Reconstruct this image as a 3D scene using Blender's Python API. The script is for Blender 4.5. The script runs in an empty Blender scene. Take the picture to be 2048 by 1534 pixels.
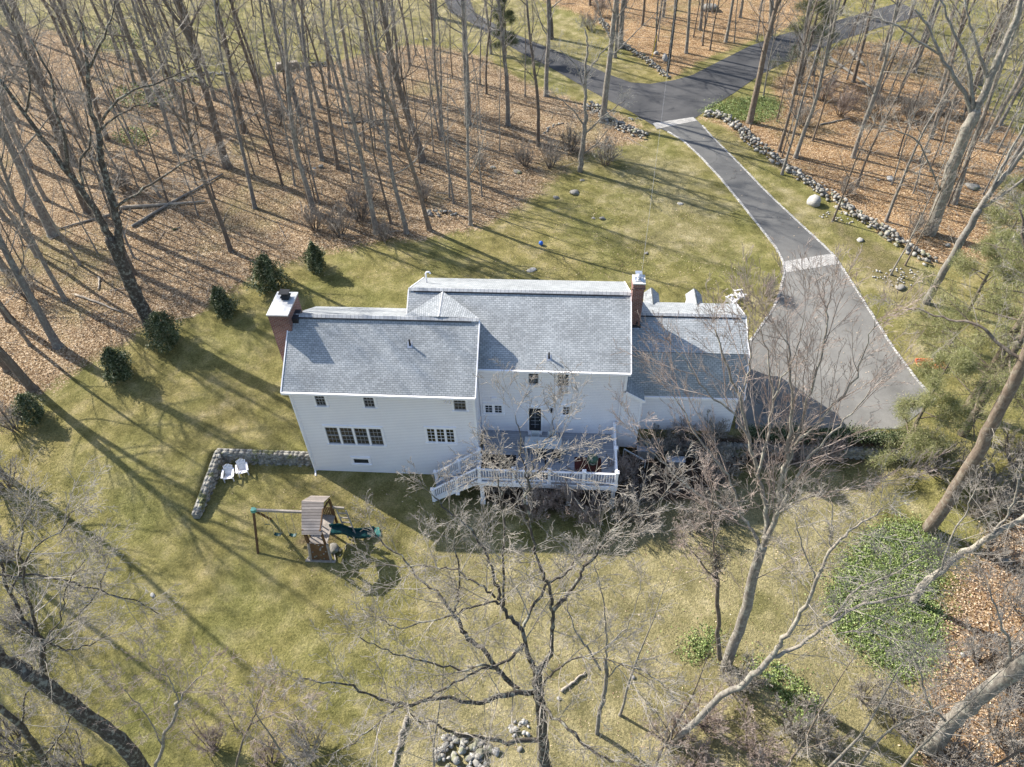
import bpy, math, random
import numpy as np
from mathutils import Vector, Matrix
R = math.radians
SC = 1.15                      # model units -> metres, applied to every top-level object at the end
scene = bpy.context.scene
col = scene.collection

# ------------------------------------------------------------------ camera (drone, 45 degrees down)
FPX = 1450.0
CAM = np.array([12.608, -23.284, 30.0])
YAW, PIT, ROLL = -0.08776, 0.77990, -0.03278
_f = np.array([math.sin(YAW)*math.cos(PIT), math.cos(YAW)*math.cos(PIT), -math.sin(PIT)])
_r0 = np.array([math.cos(YAW), -math.sin(YAW), 0.0]); _u0 = np.cross(_r0, _f)
_r = _r0*math.cos(ROLL) + _u0*math.sin(ROLL); _u = -_r0*math.sin(ROLL) + _u0*math.cos(ROLL)
cd = bpy.data.cameras.new('camera'); cam = bpy.data.objects.new('camera', cd); col.objects.link(cam)
cd.sensor_width = 36.0; cd.lens = 36.0*FPX/2048.0; cd.clip_start = 0.5; cd.clip_end = 2000
M = Matrix(((_r[0], _u[0], -_f[0], CAM[0]*SC), (_r[1], _u[1], -_f[1], CAM[1]*SC), (_r[2], _u[2], -_f[2], CAM[2]*SC), (0, 0, 0, 1)))
cam.matrix_world = M
scene.camera = cam
# ------------------------------------------------------------------ light
SAZ, SEL = 120.0, 36.0         # azimuth the shadows fall towards (clockwise from +Y), sun elevation
world = bpy.data.worlds.new('World'); scene.world = world; world.use_nodes = True
nt = world.node_tree; nt.nodes.clear()
sky = nt.nodes.new('ShaderNodeTexSky'); sky.sky_type = 'NISHITA'; sky.sun_disc = False
sky.sun_elevation = R(SEL); sky.sun_rotation = R(SAZ+180.0); sky.air_density = 1.0; sky.dust_density = 1.2
bg = nt.nodes.new('ShaderNodeBackground'); bg.inputs[1].default_value = 0.115
out = nt.nodes.new('ShaderNodeOutputWorld')
nt.links.new(sky.outputs[0], bg.inputs[0]); nt.links.new(bg.outputs[0], out.inputs[0])
sl = bpy.data.lights.new('sun', 'SUN'); sun = bpy.data.objects.new('sun', sl); col.objects.link(sun)
sl.energy = 4.8; sl.angle = R(0.6); sl.color = (1.0, 0.93, 0.82)
sd = Vector((math.sin(R(SAZ))*math.cos(R(SEL)), math.cos(R(SAZ))*math.cos(R(SEL)), -math.sin(R(SEL))))
sun.rotation_euler = sd.to_track_quat('-Z', 'Y').to_euler(); sun.location = (-60, 60, 80)
scene.view_settings.view_transform = 'Standard'; scene.view_settings.look = 'None'
scene.view_settings.exposure = 1.15; scene.view_settings.gamma = 1.0
scene.view_settings.use_curve_mapping = False

# ------------------------------------------------------------------ measuring helpers
def ray(px, py): return _f + _r*(px-1024)/FPX - _u*(py-767)/FPX
def atz(px, py, z): d = ray(px, py); return CAM + d*(z-CAM[2])/d[2]
def aty(px, py, y): d = ray(px, py); return CAM + d*(y-CAM[1])/d[1]
def atx(px, py, x): d = ray(px, py); return CAM + d*(x-CAM[0])/d[0]
def depth(P): return float((np.asarray(P)-CAM) @ _f)
def sst(a, b, v):
    t = np.clip((v-a)/(b-a), 0, 1); return t*t*(3-2*t)
def height(x, y):
    """terrain height, vectorised"""
    x = np.asarray(x, float); y = np.asarray(y, float)
    U = 1.5 - 0.7*(1-sst(0.5, 9, y))*(1-sst(0, 9, x))
    low = 0.0 + 0.55*sst(16, 24, x) + 0.15*sst(9, 12, x)
    ys = np.where(x < 8.7, 0.28, np.where(x < 16.6, 1.75, 1.45))
    step = sst(ys, ys+0.3, y)
    slopeL = sst(-5.0, 0.7, y)
    slopeR = sst(-5, 2.2, y)
    wl = sst(-5.62+0.03*y, -5.35+0.03*y, x); wr = 1-sst(30.5, 33.0, x)
    k = slopeL*(1-wl) + wl*(step*wr + slopeR*(1-wr))
    h = low + (U-low)*k
    h = h + 0.10*np.sin(x*0.21+1.3)*np.sin(y*0.17+0.4)*sst(9, 22, np.abs(y-4)+0*x)
    h = h + 0.9*sst(20, 90, y) * (0.5+0.5*np.sin(x*0.03+0.5))
    h = h + 0.6*sst(10, 40, -x)*sst(-4, 8, y)
    return h
def hz(x, y): return float(height(x, y))
def gp(px, py):
    """the point of the terrain seen at a pixel of the photograph"""
    z = 1.0 if py < 880 else 0.2
    for _ in range(14):
        P = atz(px, py, z); z = 0.5*z + 0.5*hz(P[0], P[1])
    P = atz(px, py, z)
    return np.array([P[0], P[1], hz(P[0], P[1])])
def gps(pts): return [gp(*p) for p in pts]

# ------------------------------------------------------------------ mesh building
class MB:
    def __init__(s): s.v = []; s.f = []; s.uv = []; s.c = []
    def poly(s, pts, uv=None):
        n = len(s.v); s.v += [tuple(map(float, p)) for p in pts]; s.f.append(tuple(range(n, n+len(pts))))
        s.uv.append(uv if uv else [(0.0, 0.0)]*len(pts)); return s
    def hexa(s, c):
        """c: 8 corners, bottom ring then top ring (counter-clockwise from above)"""
        for q in ((3, 2, 1, 0), (4, 5, 6, 7), (0, 1, 5, 4), (1, 2, 6, 5), (2, 3, 7, 6), (3, 0, 4, 7)):
            P = [np.asarray(c[i], float) for i in q]
            a = float(np.linalg.norm(P[1]-P[0])); b = float(np.linalg.norm(P[2]-P[1]))
            s.poly(P, [(0, 0), (a, 0), (a, b), (0, b)])
        return s
    def box(s, x0, x1, y0, y1, z0, z1):
        return s.hexa([(x0, y0, z0), (x1, y0, z0), (x1, y1, z0), (x0, y1, z0), (x0, y0, z1), (x1, y0, z1), (x1, y1, z1), (x0, y1, z1)])
    def bar(s, a, b, w, h, up=(0, 0, 1)):
        """rectangular bar from a to b; w across, h along up"""
        a = np.asarray(a, float); b = np.asarray(b, float); d = b-a; d = d/np.linalg.norm(d)
        up = np.asarray(up, float); sx = np.cross(d, up)
        if np.linalg.norm(sx) < 1e-5: sx = np.cross(d, (1, 0, 0))
        sx = sx/np.linalg.norm(sx); uz = np.cross(sx, d)
        sx = sx*w/2; uz = uz*h/2
        return s.hexa([a-sx-uz, a+sx-uz, b+sx-uz, b-sx-uz, a-sx+uz, a+sx+uz, b+sx+uz, b-sx+uz])
    def tube(s, pts, rad, n=8, cap=True):
        pts = [np.asarray(p, float) for p in pts]
        if not hasattr(rad, '__len__'): rad = [rad]*len(pts)
        base = len(s.v); prev = None
        for i, p in enumerate(pts):
            d = pts[min(i+1, len(pts)-1)] - pts[max(i-1, 0)]; d = d/(np.linalg.norm(d)+1e-9)
            if prev is None:
                a = np.cross(d, (0, 0, 1)) if abs(d[2]) < .9 else np.cross(d, (1, 0, 0))
            else: a = prev - d*(prev @ d)
            a = a/(np.linalg.norm(a)+1e-9); prev = a; b = np.cross(d, a)
            for k in range(n):
                t = 2*math.pi*k/n; s.v.append(tuple(p + rad[i]*(math.cos(t)*a + math.sin(t)*b)))
        for i in range(len(pts)-1):
            for k in range(n):
                k2 = (k+1) % n
                s.f.append((base+i*n+k, base+i*n+k2, base+(i+1)*n+k2, base+(i+1)*n+k)); s.uv.append([(0, 0)]*4)
        if cap:
            s.f.append(tuple(base+k for k in range(n))[::-1]); s.uv.append([(0, 0)]*n)
            s.f.append(tuple(base+(len(pts)-1)*n+k for k in range(n))); s.uv.append([(0, 0)]*n)
        return s
    def lathe(s, c, prof, n=20):
        """prof: list of (radius, z)"""
        return s.tube([(c[0], c[1], c[2]+z + 1e-4*i) for i, (r, z) in enumerate(prof)], [r for r, z in prof], n) if False else s._lathe(c, prof, n)
    def _lathe(s, c, prof, n):
        base = len(s.v)
        for r, z in prof:
            for k in range(n):
                t = 2*math.pi*k/n; s.v.append((c[0]+r*math.cos(t), c[1]+r*math.sin(t), c[2]+z))
        for i in range(len(prof)-1):
            for k in range(n):
                k2 = (k+1) % n; s.f.append((base+i*n+k, base+i*n+k2, base+(i+1)*n+k2, base+(i+1)*n+k)); s.uv.append([(0, 0)]*4)
        s.f.append(tuple(base+k for k in range(n))[::-1]); s.uv.append([(0, 0)]*n)
        s.f.append(tuple(base+(len(prof)-1)*n+k for k in range(n))); s.uv.append([(0, 0)]*n)
        return s
    def slab(s, pts, t, flip=False):
        """polygon given by pts (roof sheet), thickened downwards by t; uv in metres: u horizontal, v up the slope"""
        P = [np.asarray(p, float) for p in pts]; n = np.cross(P[1]-P[0], P[2]-P[0]); n /= np.linalg.norm(n)
        if n[2] < 0: P = P[::-1]; n = -n
        hx = np.cross((0, 0, 1), n)
        hx = np.array([1.0, 0, 0]) if np.linalg.norm(hx) < 1e-4 else hx/np.linalg.norm(hx)
        vv = np.cross(n, hx); uv = [(float(p @ hx), float(p @ vv)) for p in P]
        s.poly(P, uv); Q = [p-n*t for p in P]; s.poly(Q[::-1])
        for i in range(len(P)):
            j = (i+1) % len(P); s.poly([P[i], Q[i], Q[j], P[j]])
        return s
    def build(s, name, mat, parent=None, smooth=False, label=None):
        me = bpy.data.meshes.new(name)
        o0 = np.array(parent['o_']) if parent is not None and 'o_' in parent else np.zeros(3)
        me.from_pydata([tuple(np.asarray(v)-o0) for v in s.v], [], s.f)
        ul = me.uv_layers.new(name='uv'); k = 0; flat = []
        for u in s.uv:
            for a in u: flat += [a[0], a[1]]
        ul.data.foreach_set('uv', flat)
        mats = mat if isinstance(mat, (list, tuple)) else [mat]
        for m in mats: me.materials.append(m)
        if smooth:
            me.polygons.foreach_set('use_smooth', [True]*len(me.polygons))
        ob = bpy.data.objects.new(name, me); col.objects.link(ob)
        if parent is not None: ob.parent = parent; ob['o_'] = [float(a) for a in o0]
        if label: ob['label'] = label
        return ob
def npmesh(name, V, F, mat, parent=None, rnd=None, smooth=False, col3=None):
    """fast mesh from numpy arrays; F is (n,3) or (n,4) or list of such"""
    me = bpy.data.meshes.new(name); V = np.asarray(V, np.float32)
    if parent is not None and 'o_' in parent: V = V - np.array(parent['o_'], np.float32)
    Fs = F if isinstance(F, list) else [F]
    Fs = [f for f in Fs if len(f)]
    me.vertices.add(len(V)); me.vertices.foreach_set('co', V.ravel())
    nl = sum(f.size for f in Fs); npoly = sum(len(f) for f in Fs)
    me.loops.add(nl); me.loops.foreach_set('vertex_index', np.concatenate([f.ravel() for f in Fs]).astype(np.int32))
    tot = np.concatenate([np.full(len(f), f.shape[1]) for f in Fs]).astype(np.int32)
    st = np.concatenate([[0], np.cumsum(tot)[:-1]]).astype(np.int32)
    me.polygons.add(npoly); me.polygons.foreach_set('loop_start', st); me.polygons.foreach_set('loop_total', tot)
    if smooth: me.polygons.foreach_set('use_smooth', np.ones(npoly, bool))
    me.update(calc_edges=True)
    if rnd is not None:
        a = me.attributes.new('rnd', 'FLOAT', 'POINT'); a.data.foreach_set('value', np.asarray(rnd, np.float32))
    if col3 is not None:
        a = me.attributes.new('zone', 'FLOAT_COLOR', 'POINT'); a.data.foreach_set('color', np.asarray(col3, np.float32).ravel())
    me.materials.append(mat)
    ob = bpy.data.objects.new(name, me); col.objects.link(ob)
    if parent is not None: ob.parent = parent; ob['o_'] = [float(q) for q in parent['o_']] if 'o_' in parent else [0.0]*3
    return ob
def thing(name, label, cat, loc=(0, 0, 0), group=None):
    o = bpy.data.objects.new(name, None); col.objects.link(o); o.empty_display_size = 0.2
    o.location = tuple(float(a) for a in loc); o['o_'] = [float(a) for a in loc]
    o['label'] = label; o['category'] = cat
    if group: o['group'] = group
    return o
def tag(o, label=None, cat=None, group=None, kind=None):
    if label: o['label'] = label
    if cat: o['category'] = cat
    if group: o['group'] = group
    if kind: o['kind'] = kind
    return o
def dup(o, loc, rz=0.0, s=1.0, label=None, group=None):
    c = o.copy(); col.objects.link(c); c.location = tuple(loc); c.rotation_euler = (0, 0, rz); c.scale = (s, s, s)
    if label: c['label'] = label
    if group: c['group'] = group
    for ch in list(o.children):
        d = ch.copy(); col.objects.link(d); d.parent = c
        for g in list(ch.children):
            e = g.copy(); col.objects.link(e); e.parent = d
    return c

# ------------------------------------------------------------------ materials
class NT:
    def __init__(s, name):
        s.m = bpy.data.materials.new(name); s.m.use_nodes = True; s.t = s.m.node_tree
        s.b = s.t.nodes['Principled BSDF']; s.b.inputs['Roughness'].default_value = 0.8
        s.b.inputs['Specular IOR Level'].default_value = 0.25
    def n(s, t, **k):
        q = s.t.nodes.new(t)
        for a, b in k.items():
            if a in q.inputs.keys() if not hasattr(q, a) else False: q.inputs[a].default_value = b
            elif hasattr(q, a): setattr(q, a, b)
        return q
    def l(s, a, b): s.t.links.new(a, b)
    def coord(s, kind='Object'): return s.n('ShaderNodeTexCoord').outputs[kind]
    def noise(s, scale, detail=3, rough=.55, vec=None, dist=0.0):
        q = s.n('ShaderNodeTexNoise'); q.inputs['Scale'].default_value = scale; q.inputs['Detail'].default_value = detail
        q.inputs['Roughness'].default_value = rough; q.inputs['Distortion'].default_value = dist
        s.l(vec if vec is not None else s.coord(), q.inputs['Vector']); return q.outputs['Fac']
    def ramp(s, fac, stops, interp='LINEAR'):
        q = s.n('ShaderNodeValToRGB'); r = q.color_ramp; r.interpolation = interp
        while len(r.elements) < len(stops): r.elements.new(0.5)
        for e, (p, c) in zip(r.elements, stops): e.position = p; e.color = (*c, 1) if len(c) == 3 else c
        s.l(fac, q.inputs['Fac']); return q.outputs['Color']
    def mix(s, fac, a, b, mode='MIX'):
        q = s.n('ShaderNodeMix'); q.data_type = 'RGBA'; q.blend_type = mode; q.clamp_factor = True
        for v, i in ((fac, 0), (a, 6), (b, 7)):
            if isinstance(v, (int, float)): q.inputs[i].default_value = v
            elif isinstance(v, tuple): q.inputs[i].default_value = (*v, 1)
            else: s.l(v, q.inputs[i])
        return q.outputs[2]
    def math(s, op, a, b=0.0):
        q = s.n('ShaderNodeMath'); q.operation = op
        for v, i in ((a, 0), (b, 1)):
            if isinstance(v, (int, float)): q.inputs[i].default_value = v
            else: s.l(v, q.inputs[i])
        return q.outputs[0]
    def attr(s, name, out='Fac'):
        q = s.n('ShaderNodeAttribute'); q.attribute_name = name; return q.outputs[out]
    def base(s, c):
        if isinstance(c, tuple): s.b.inputs['Base Color'].default_value = (*c, 1)
        else: s.l(c, s.b.inputs['Base Color'])
        return s
    def bump(s, h, strength=.5, dist=.05):
        q = s.n('ShaderNodeBump'); q.inputs['Strength'].default_value = strength; q.inputs['Distance'].default_value = dist
        s.l(h, q.inputs['Height']); s.l(q.outputs[0], s.b.inputs['Normal']); return s
    def set(s, **k):
        for a, b in k.items(): s.b.inputs[a.replace('_', ' ')].default_value = b
        return s
def simple(name, c, rough=.7, var=.12, scale=6.0, bump=0.0, metal=0.0, bs=40.0):
    m = NT(name); f = m.noise(scale, 4)
    a = tuple(max(0, x*(1-var)) for x in c); b = tuple(min(1, x*(1+var)) for x in c)
    m.base(m.ramp(f, [(.3, a), (.7, b)])); m.set(Roughness=rough, Metallic=metal)
    if bump: m.bump(m.noise(bs, 3), bump, .02)
    return m.m
MAT = {}
def brickish(name, bw, bh, mort, c1, c2, cm, off=.5, uvn='uv', mottle=.25, bumpd=.01, msize=.01):
    m = NT(name); uv = m.n('ShaderNodeUVMap'); uv.uv_map = 'uv'
    b = m.n('ShaderNodeTexBrick'); b.offset = off; b.inputs['Scale'].default_value = 1.0
    b.inputs['Brick Width'].default_value = bw; b.inputs['Row Height'].default_value = bh
    b.inputs['Mortar Size'].default_value = mort; b.inputs['Mortar Smooth'].default_value = .2; b.inputs['Bias'].default_value = 0.0
    b.inputs['Color1'].default_value = (*c1, 1); b.inputs['Color2'].default_value = (*c2, 1); b.inputs['Mortar'].default_value = (*cm, 1)
    m.l(uv.outputs[0], b.inputs['Vector'])
    n1 = m.noise(.7, 5, .6); n2 = m.noise(6, 4, .7)
    c = m.mix(1.0, b.outputs['Color'], m.ramp(n1, [(.3, (1-mottle,)*3), (.7, (1+mottle*.6,)*3)]), 'MULTIPLY')
    c = m.mix(.8, c, m.ramp(n2, [(.3, (.8,)*3), (.7, (1.15,)*3)]), 'MULTIPLY')
    m.base(c); m.bump(b.outputs['Fac'], -.6, bumpd); m.set(Roughness=.9)
    return m.m
MAT['shingle'] = brickish('asphalt_shingles', .2, .1, .012, (.29, .31, .325), (.40, .42, .435), (.17, .185, .195), msize=.02, bumpd=.02, mottle=.2)
MAT['ridge'] = brickish('ridge_shingles', .2, .6, .012, (.36, .37, .385), (.45, .46, .47), (.18, .19, .2))
MAT['brick'] = brickish('red_brick', .2, .075, .012, (.16, .055, .042), (.25, .10, .075), (.27, .24, .225), bumpd=.008)
# clapboard siding: joint line at each lap, faint dirt
m = NT('white_clapboard'); sx = m.n('ShaderNodeSeparateXYZ'); m.l(m.coord(), sx.inputs[0])
fr = m.math('FRACT', m.math('MULTIPLY', sx.outputs[2], 1/0.115))
line = m.math('LESS_THAN', fr, .16)
dirt = m.noise(.8, 5, .6)
c = m.mix(line, m.ramp(dirt, [(.3, (.81, .80, .85)), (.7, (.88, .87, .91))]), (.60, .59, .64))
m.base(c); m.bump(fr, .8, .012); m.set(Roughness=.55); MAT['clap'] = m.m
MAT['white'] = simple('white_trim_paint', (.84, .83, .86), .5, .04)
MAT['sash'] = simple('grey_storm_sash', (.30, .31, .34), .5, .05)
m = NT('window_glass'); m.base(m.ramp(m.noise(1.3, 2), [(.35, (.012, .014, .018)), (.7, (.045, .05, .055))])); m.set(Roughness=.06, Specular_IOR_Level=.5); MAT['glass'] = m.m
m = NT('warm_window_glass'); m.base(m.ramp(m.noise(2.3, 3), [(.35, (.012, .012, .012)), (.65, (.07, .055, .02))])); m.set(Roughness=.06, Specular_IOR_Level=.5); MAT['glass2'] = m.m
MAT['black'] = simple('black_metal', (.015, .015, .017), .4, .2)
MAT['galv'] = simple('galvanised_metal', (.55, .57, .6), .35, .1, metal=.8)
MAT['lead'] = simple('black_flashing', (.03, .03, .035), .45, .2)
MAT['deck'] = None
m = NT('grey_deck_boards'); sx = m.n('ShaderNodeSeparateXYZ'); m.l(m.coord(), sx.inputs[0])
fy = m.math('MULTIPLY', sx.outputs[1], 1/.13); fr = m.math('FRACT', fy); gap = m.math('LESS_THAN', fr, .12)
rowv = m.n('ShaderNodeTexWhiteNoise'); rowv.noise_dimensions = '1D'; m.l(m.math('FLOOR', fy), rowv.inputs['W'])
c = m.ramp(rowv.outputs['Value'], [(0, (.27, .28, .31)), (1, (.36, .37, .40))])
c = m.mix(gap, c, (.17, .175, .19)); m.base(m.mix(.5, c, m.ramp(m.noise(3, 5), [(.3, (.8,)*3), (.7, (1.1,)*3)]), 'MULTIPLY')); m.bump(fr, .3, .01); m.set(Roughness=.7)
MAT['deck'] = m.m
def stonemat(name, a, b, moss=.25):
    m = NT(name); g = m.n('ShaderNodeNewGeometry')
    ri = m.math('FRACT', m.math('MULTIPLY', g.outputs['Random Per Island'], 7.3))
    c = m.mix(ri, a, b); c = m.mix(.9, c, m.ramp(m.noise(9, 6, .7), [(.3, (.62,)*3), (.7, (1.3,)*3)]), 'MULTIPLY')
    mo = m.math('MULTIPLY', m.math('GREATER_THAN', m.noise(1.6, 4), .58), moss*2)
    c = m.mix(mo, c, (.13, .14, .045)); m.base(c); m.bump(m.noise(14, 5), .5, .03); m.set(Roughness=.95); return m.m
MAT['stone'] = stonemat('fieldstone', (.16, .155, .145), (.36, .35, .32))
MAT['stonew'] = stonemat('wall_fieldstone', (.15, .145, .13), (.33, .32, .285), .35)
MAT['pale_stone'] = stonemat('pale_boulder_stone', (.30, .295, .28), (.44, .43, .41), .04)
def bark(name, a, b, lich=.5, sc=5.0):
    m = NT(name); ob = m.coord()
    mp = m.n('ShaderNodeMapping'); mp.inputs['Scale'].default_value = (1, 1, .25); m.l(ob, mp.inputs['Vector'])
    f = m.noise(sc*3, 5, .65, mp.outputs[0]); c = m.ramp(f, [(.3, a), (.7, b)])
    l = m.noise(sc*.9, 5, .65, ob)
    lf = m.ramp(l, [(.5, (0, 0, 0)), (.62, (lich,)*3)])
    c = m.mix(lf, c, (.42, .44, .38)); oi = m.n('ShaderNodeObjectInfo')
    c = m.mix(.8, c, m.ramp(oi.outputs['Random'], [(0, (.75, .75, .78)), (1, (1.2, 1.15, 1.08))]), 'MULTIPLY')
    m.base(c); m.bump(f, .6, .03); m.set(Roughness=.95); return m.m
MAT['bark'] = bark('grey_bark', (.13, .12, .108), (.28, .26, .235), .45)
MAT['bark_dark'] = bark('dark_lichened_bark', (.035, .03, .026), (.12, .105, .09), .5, 6)
MAT['bark_pale'] = bark('pale_beech_bark', (.15, .14, .122), (.30, .28, .25), .45)
MAT['bark_brown'] = bark('brown_bark', (.10, .08, .065), (.20, .165, .135), .2)
def twigm(name, a, b):
    m = NT(name); m.base(m.ramp(m.noise(2.2, 3), [(.35, a), (.65, b)])); m.set(Roughness=.8); return m.m
MAT['twig'] = twigm('grey_twigs', (.19, .17, .15), (.37, .34, .30))
MAT['twig_red'] = twigm('reddish_twigs', (.23, .17, .145), (.42, .36, .32))
MAT['twig_pale'] = twigm('pale_branches', (.25, .235, .205), (.47, .45, .40))
def leafm(name, cols, trans=.15, rough=.6):
    m = NT(name); f = m.attr('rnd'); n = len(cols)
    c = m.ramp(f, [((i+.5)/n, q) for i, q in enumerate(cols)])
    m.base(c); m.set(Roughness=rough); 
    if trans:
        t = m.n('ShaderNodeBsdfTranslucent'); m.l(c, t.inputs[0]); mx = m.n('ShaderNodeMixShader'); mx.inputs[0].default_value = trans
        m.l(m.b.outputs[0], mx.inputs[1]); m.l(t.outputs[0], mx.inputs[2]); m.l(mx.outputs[0], m.t.nodes['Material Output'].inputs[0])
    return m.m
MAT['holly'] = leafm('dark_evergreen_leaves', [(.035, .055, .022), (.065, .09, .036), (.12, .15, .07), (.24, .26, .16)], .2, .45)
MAT['pine'] = leafm('pine_needles', [(.13, .15, .055), (.24, .26, .10), (.36, .36, .18), (.48, .46, .29)], .45, .6)
MAT['ivy'] = leafm('ivy_leaves', [(.07, .11, .03), (.14, .20, .055), (.24, .31, .10), (.36, .42, .18)], .2, .5)
MAT['litter'] = leafm('fallen_leaves', [(.15, .095, .062), (.32, .215, .14), (.47, .35, .24), (.66, .53, .39)], .1, .8)
MAT['wood'] = simple('weathered_cedar', (.30, .27, .24), .85, .25, 5, .3)
MAT['wood_dark'] = simple('brown_stained_timber', (.12, .068, .034), .75, .25, 4, .2)
MAT['wood_roof'] = None
m = NT('weathered_roof_boards'); uv = m.n('ShaderNodeUVMap'); uv.uv_map = 'uv'; sx = m.n('ShaderNodeSeparateXYZ'); m.l(uv.outputs[0], sx.inputs[0])
fy = m.math('MULTIPLY', sx.outputs[1], 1/.135); fr = m.math('FRACT', fy); gap = m.math('LESS_THAN', fr, .14)
rowv = m.n('ShaderNodeTexWhiteNoise'); rowv.noise_dimensions = '1D'; m.l(m.math('FLOOR', fy), rowv.inputs['W'])
c = m.ramp(rowv.outputs['Value'], [(0, (.20, .175, .16)), (1, (.34, .30, .275))]); c = m.mix(gap, c, (.05, .045, .04))
mp = m.n('ShaderNodeMapping'); mp.inputs['Scale'].default_value = (3, 20, 20); m.l(m.coord(), mp.inputs['Vector'])
m.base(m.mix(.7, c, m.ramp(m.noise(1.5, 5, .7, mp.outputs[0]), [(.3, (.7,)*3), (.7, (1.25,)*3)]), 'MULTIPLY')); m.bump(fr, .5, .02); MAT['wood_roof'] = m.m
MAT['green_pl'] = simple('dark_green_plastic', (.010, .05, .052), .35, .15, 3)
MAT['green_light'] = simple('pale_green_plastic', (.10, .30, .25), .45, .1, 3)
MAT['rug_red'] = simple('dark_red_mat', (.075, .022, .018), .9, .3, 8)
MAT['rug_black'] = simple('black_rug', (.012, .012, .014), .95, .5, 12)
MAT['kamado'] = simple('green_ceramic', (.05, .10, .07), .2, .2, 20)
MAT['grey_tbl'] = simple('pale_grey_table_slats', (.50, .53, .55), .6, .06)
MAT['cream_box'] = simple('pale_grey_plastic', (.55, .56, .60), .5, .04)
MAT['tan_box'] = simple('taupe_metal', (.25, .245, .24), .6, .06)
MAT['orange'] = simple('orange_plastic', (.62, .16, .07), .45, .12)
MAT['blue'] = simple('blue_plastic', (.02, .12, .5), .4, .1)
MAT['concrete'] = simple('pale_concrete', (.62, .60, .57), .85, .1, 3)
MAT['capgrey'] = None
m = NT('chimney_cap_metal'); m.base(m.ramp(m.noise(1.6, 4), [(.35, (.40, .41, .43)), (.7, (.66, .66, .66))])); m.set(Roughness=.5, Metallic=.2); MAT['capgrey'] = m.m
MAT['cobble'] = stonemat('cobble_kerb_stone', (.30, .30, .30), (.50, .49, .47), .0)
MAT['log'] = simple('dead_wood', (.33, .29, .24), .9, .25, 4)
MAT['soil'] = simple('dark_soil', (.06, .045, .035), .95, .4, 3, .4)
# ------------------------------------------------------------------ terrain
def inpoly(X, Y, poly):
    ins = np.zeros(X.shape, bool); n = len(poly)
    for i in range(n):
        x1, y1 = poly[i][:2]; x2, y2 = poly[(i+1) % n][:2]
        c = ((y1 > Y) != (y2 > Y)) & (X < (x2-x1)*(Y-y1)/(y2-y1+1e-12)+x1); ins ^= c
    return ins
def pdist(X, Y, poly):
    d = np.full(X.shape, 1e9); n = len(poly)
    for i in range(n):
        a = np.array(poly[i][:2]); b = np.array(poly[(i+1) % n][:2]); e = b-a
        t = np.clip(((X-a[0])*e[0]+(Y-a[1])*e[1])/(e@e+1e-9), 0, 1)
        d = np.minimum(d, np.hypot(X-a[0]-t*e[0], Y-a[1]-t*e[1]))
    return d
def softmask(X, Y, polys, w):
    m = np.zeros(X.shape)
    for p in polys:
        d = pdist(X, Y, p); s = np.where(inpoly(X, Y, p), d, -d)
        m = np.maximum(m, np.clip(0.5+s/(2*w), 0, 1))
    return m
LEAF_L = gps([(-500, 1000), (-60, 900), (60, 800), (120, 765), (200, 718), (285, 655), (380, 640), (430, 600), (500, 560), (580, 525), (650, 505), (740, 488), (860, 474), (960, 455), (1060, 400), (1120, 350), (1190, 300), (1280, 285), (1290, 262), (1225, 220), (1150, 200), (1085, 180), (1030, 150), (975, 118), (900, 95), (820, 90), (700, 118), (600, 135), (520, 155), (430, 178), (340, 160), (270, 120), (180, 95), (110, 60), (40, 50), (-60, 60), (-400, 60)])
LEAF_T = gps([(1050, -80), (1090, 5), (1150, 25), (1200, 50), (1245, 92), (1290, 122), (1345, 158), (1385, 130), (1440, 105), (1500, 80), (1580, 55), (1620, 10), (1640, -80)])
LEAF_R = gps([(1400, 235), (1470, 240), (1560, 215), (1540, 170), (1600, 118), (1690, 90), (1780, 80), (1900, 110), (1990, 240), (2100, 300), (2200, 480), (2000, 520), (1868, 530), (1800, 490), (1750, 455), (1700, 425), (1650, 390), (1590, 350), (1540, 315), (1490, 280), (1450, 250)])
LEAF_B = gps([(2200, 960), (2040, 985), (1965, 1080), (1890, 1180), (1885, 1260), (1880, 1330), (1850, 1400), (1830, 1470), (1860, 1600), (2200, 1700)])
DRY = gps([(880, 1110), (1260, 1060), (1480, 930), (1800, 915), (1890, 1060), (1880, 1400), (1800, 1700), (700, 1700), (760, 1400), (900, 1250)])
DRY2 = gps([(1160, 330), (1200, 290), (1310, 262), (1400, 320), (1470, 410), (1550, 520), (1555, 590), (1500, 670), (1440, 560), (1330, 540), (1250, 480), (1180, 400)])
DRY3 = gps([(1400, 245), (1500, 300), (1640, 400), (1860, 530), (1900, 600), (1890, 780), (1800, 700), (1690, 535), (1520, 370)])
UPLAWN = gps([(-100, -60), (0, 60), (200, 100), (330, 150), (430, 175), (600, 128), (830, 85), (960, 100), (1090, 180), (1220, 210), (1240, 160), (1180, 40), (1000, -60)])
ORNG = gps([(1000, -80), (1100, 10), (1340, 165), (1420, 240), (1600, 360), (1860, 530), (2300, 560), (2300, -80)]) 
SOIL = gps([(1640, 400), (1700, 440), (1860, 545), (1800, 600), (1720, 545), (1660, 470), (1600, 400)])
BED = gps([(1215, 880), (1780, 870), (1800, 925), (1500, 930), (1400, 1000), (1240, 1010), (1060, 1030), (960, 1000), (960, 900)])
SWING = gps([(585, 1070), (625, 1060), (655, 1010), (690, 1050), (670, 1110), (610, 1100), (575, 1095)])
def axis(a, b, fa, fb, coarse, fine):
    v = list(np.arange(a, fa, coarse)) + list(np.arange(fa, fb, fine)) + list(np.arange(fb, b+coarse, coarse)); return np.array(v)
gx = axis(-95, 110, -8, 35, .6, .3); gy = np.concatenate([np.arange(-30, -7, .6), np.arange(-7, 4, .15), np.arange(4, 110, .6)])
X, Y = np.meshgrid(gx, gy); Z = height(X, Y)
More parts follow.
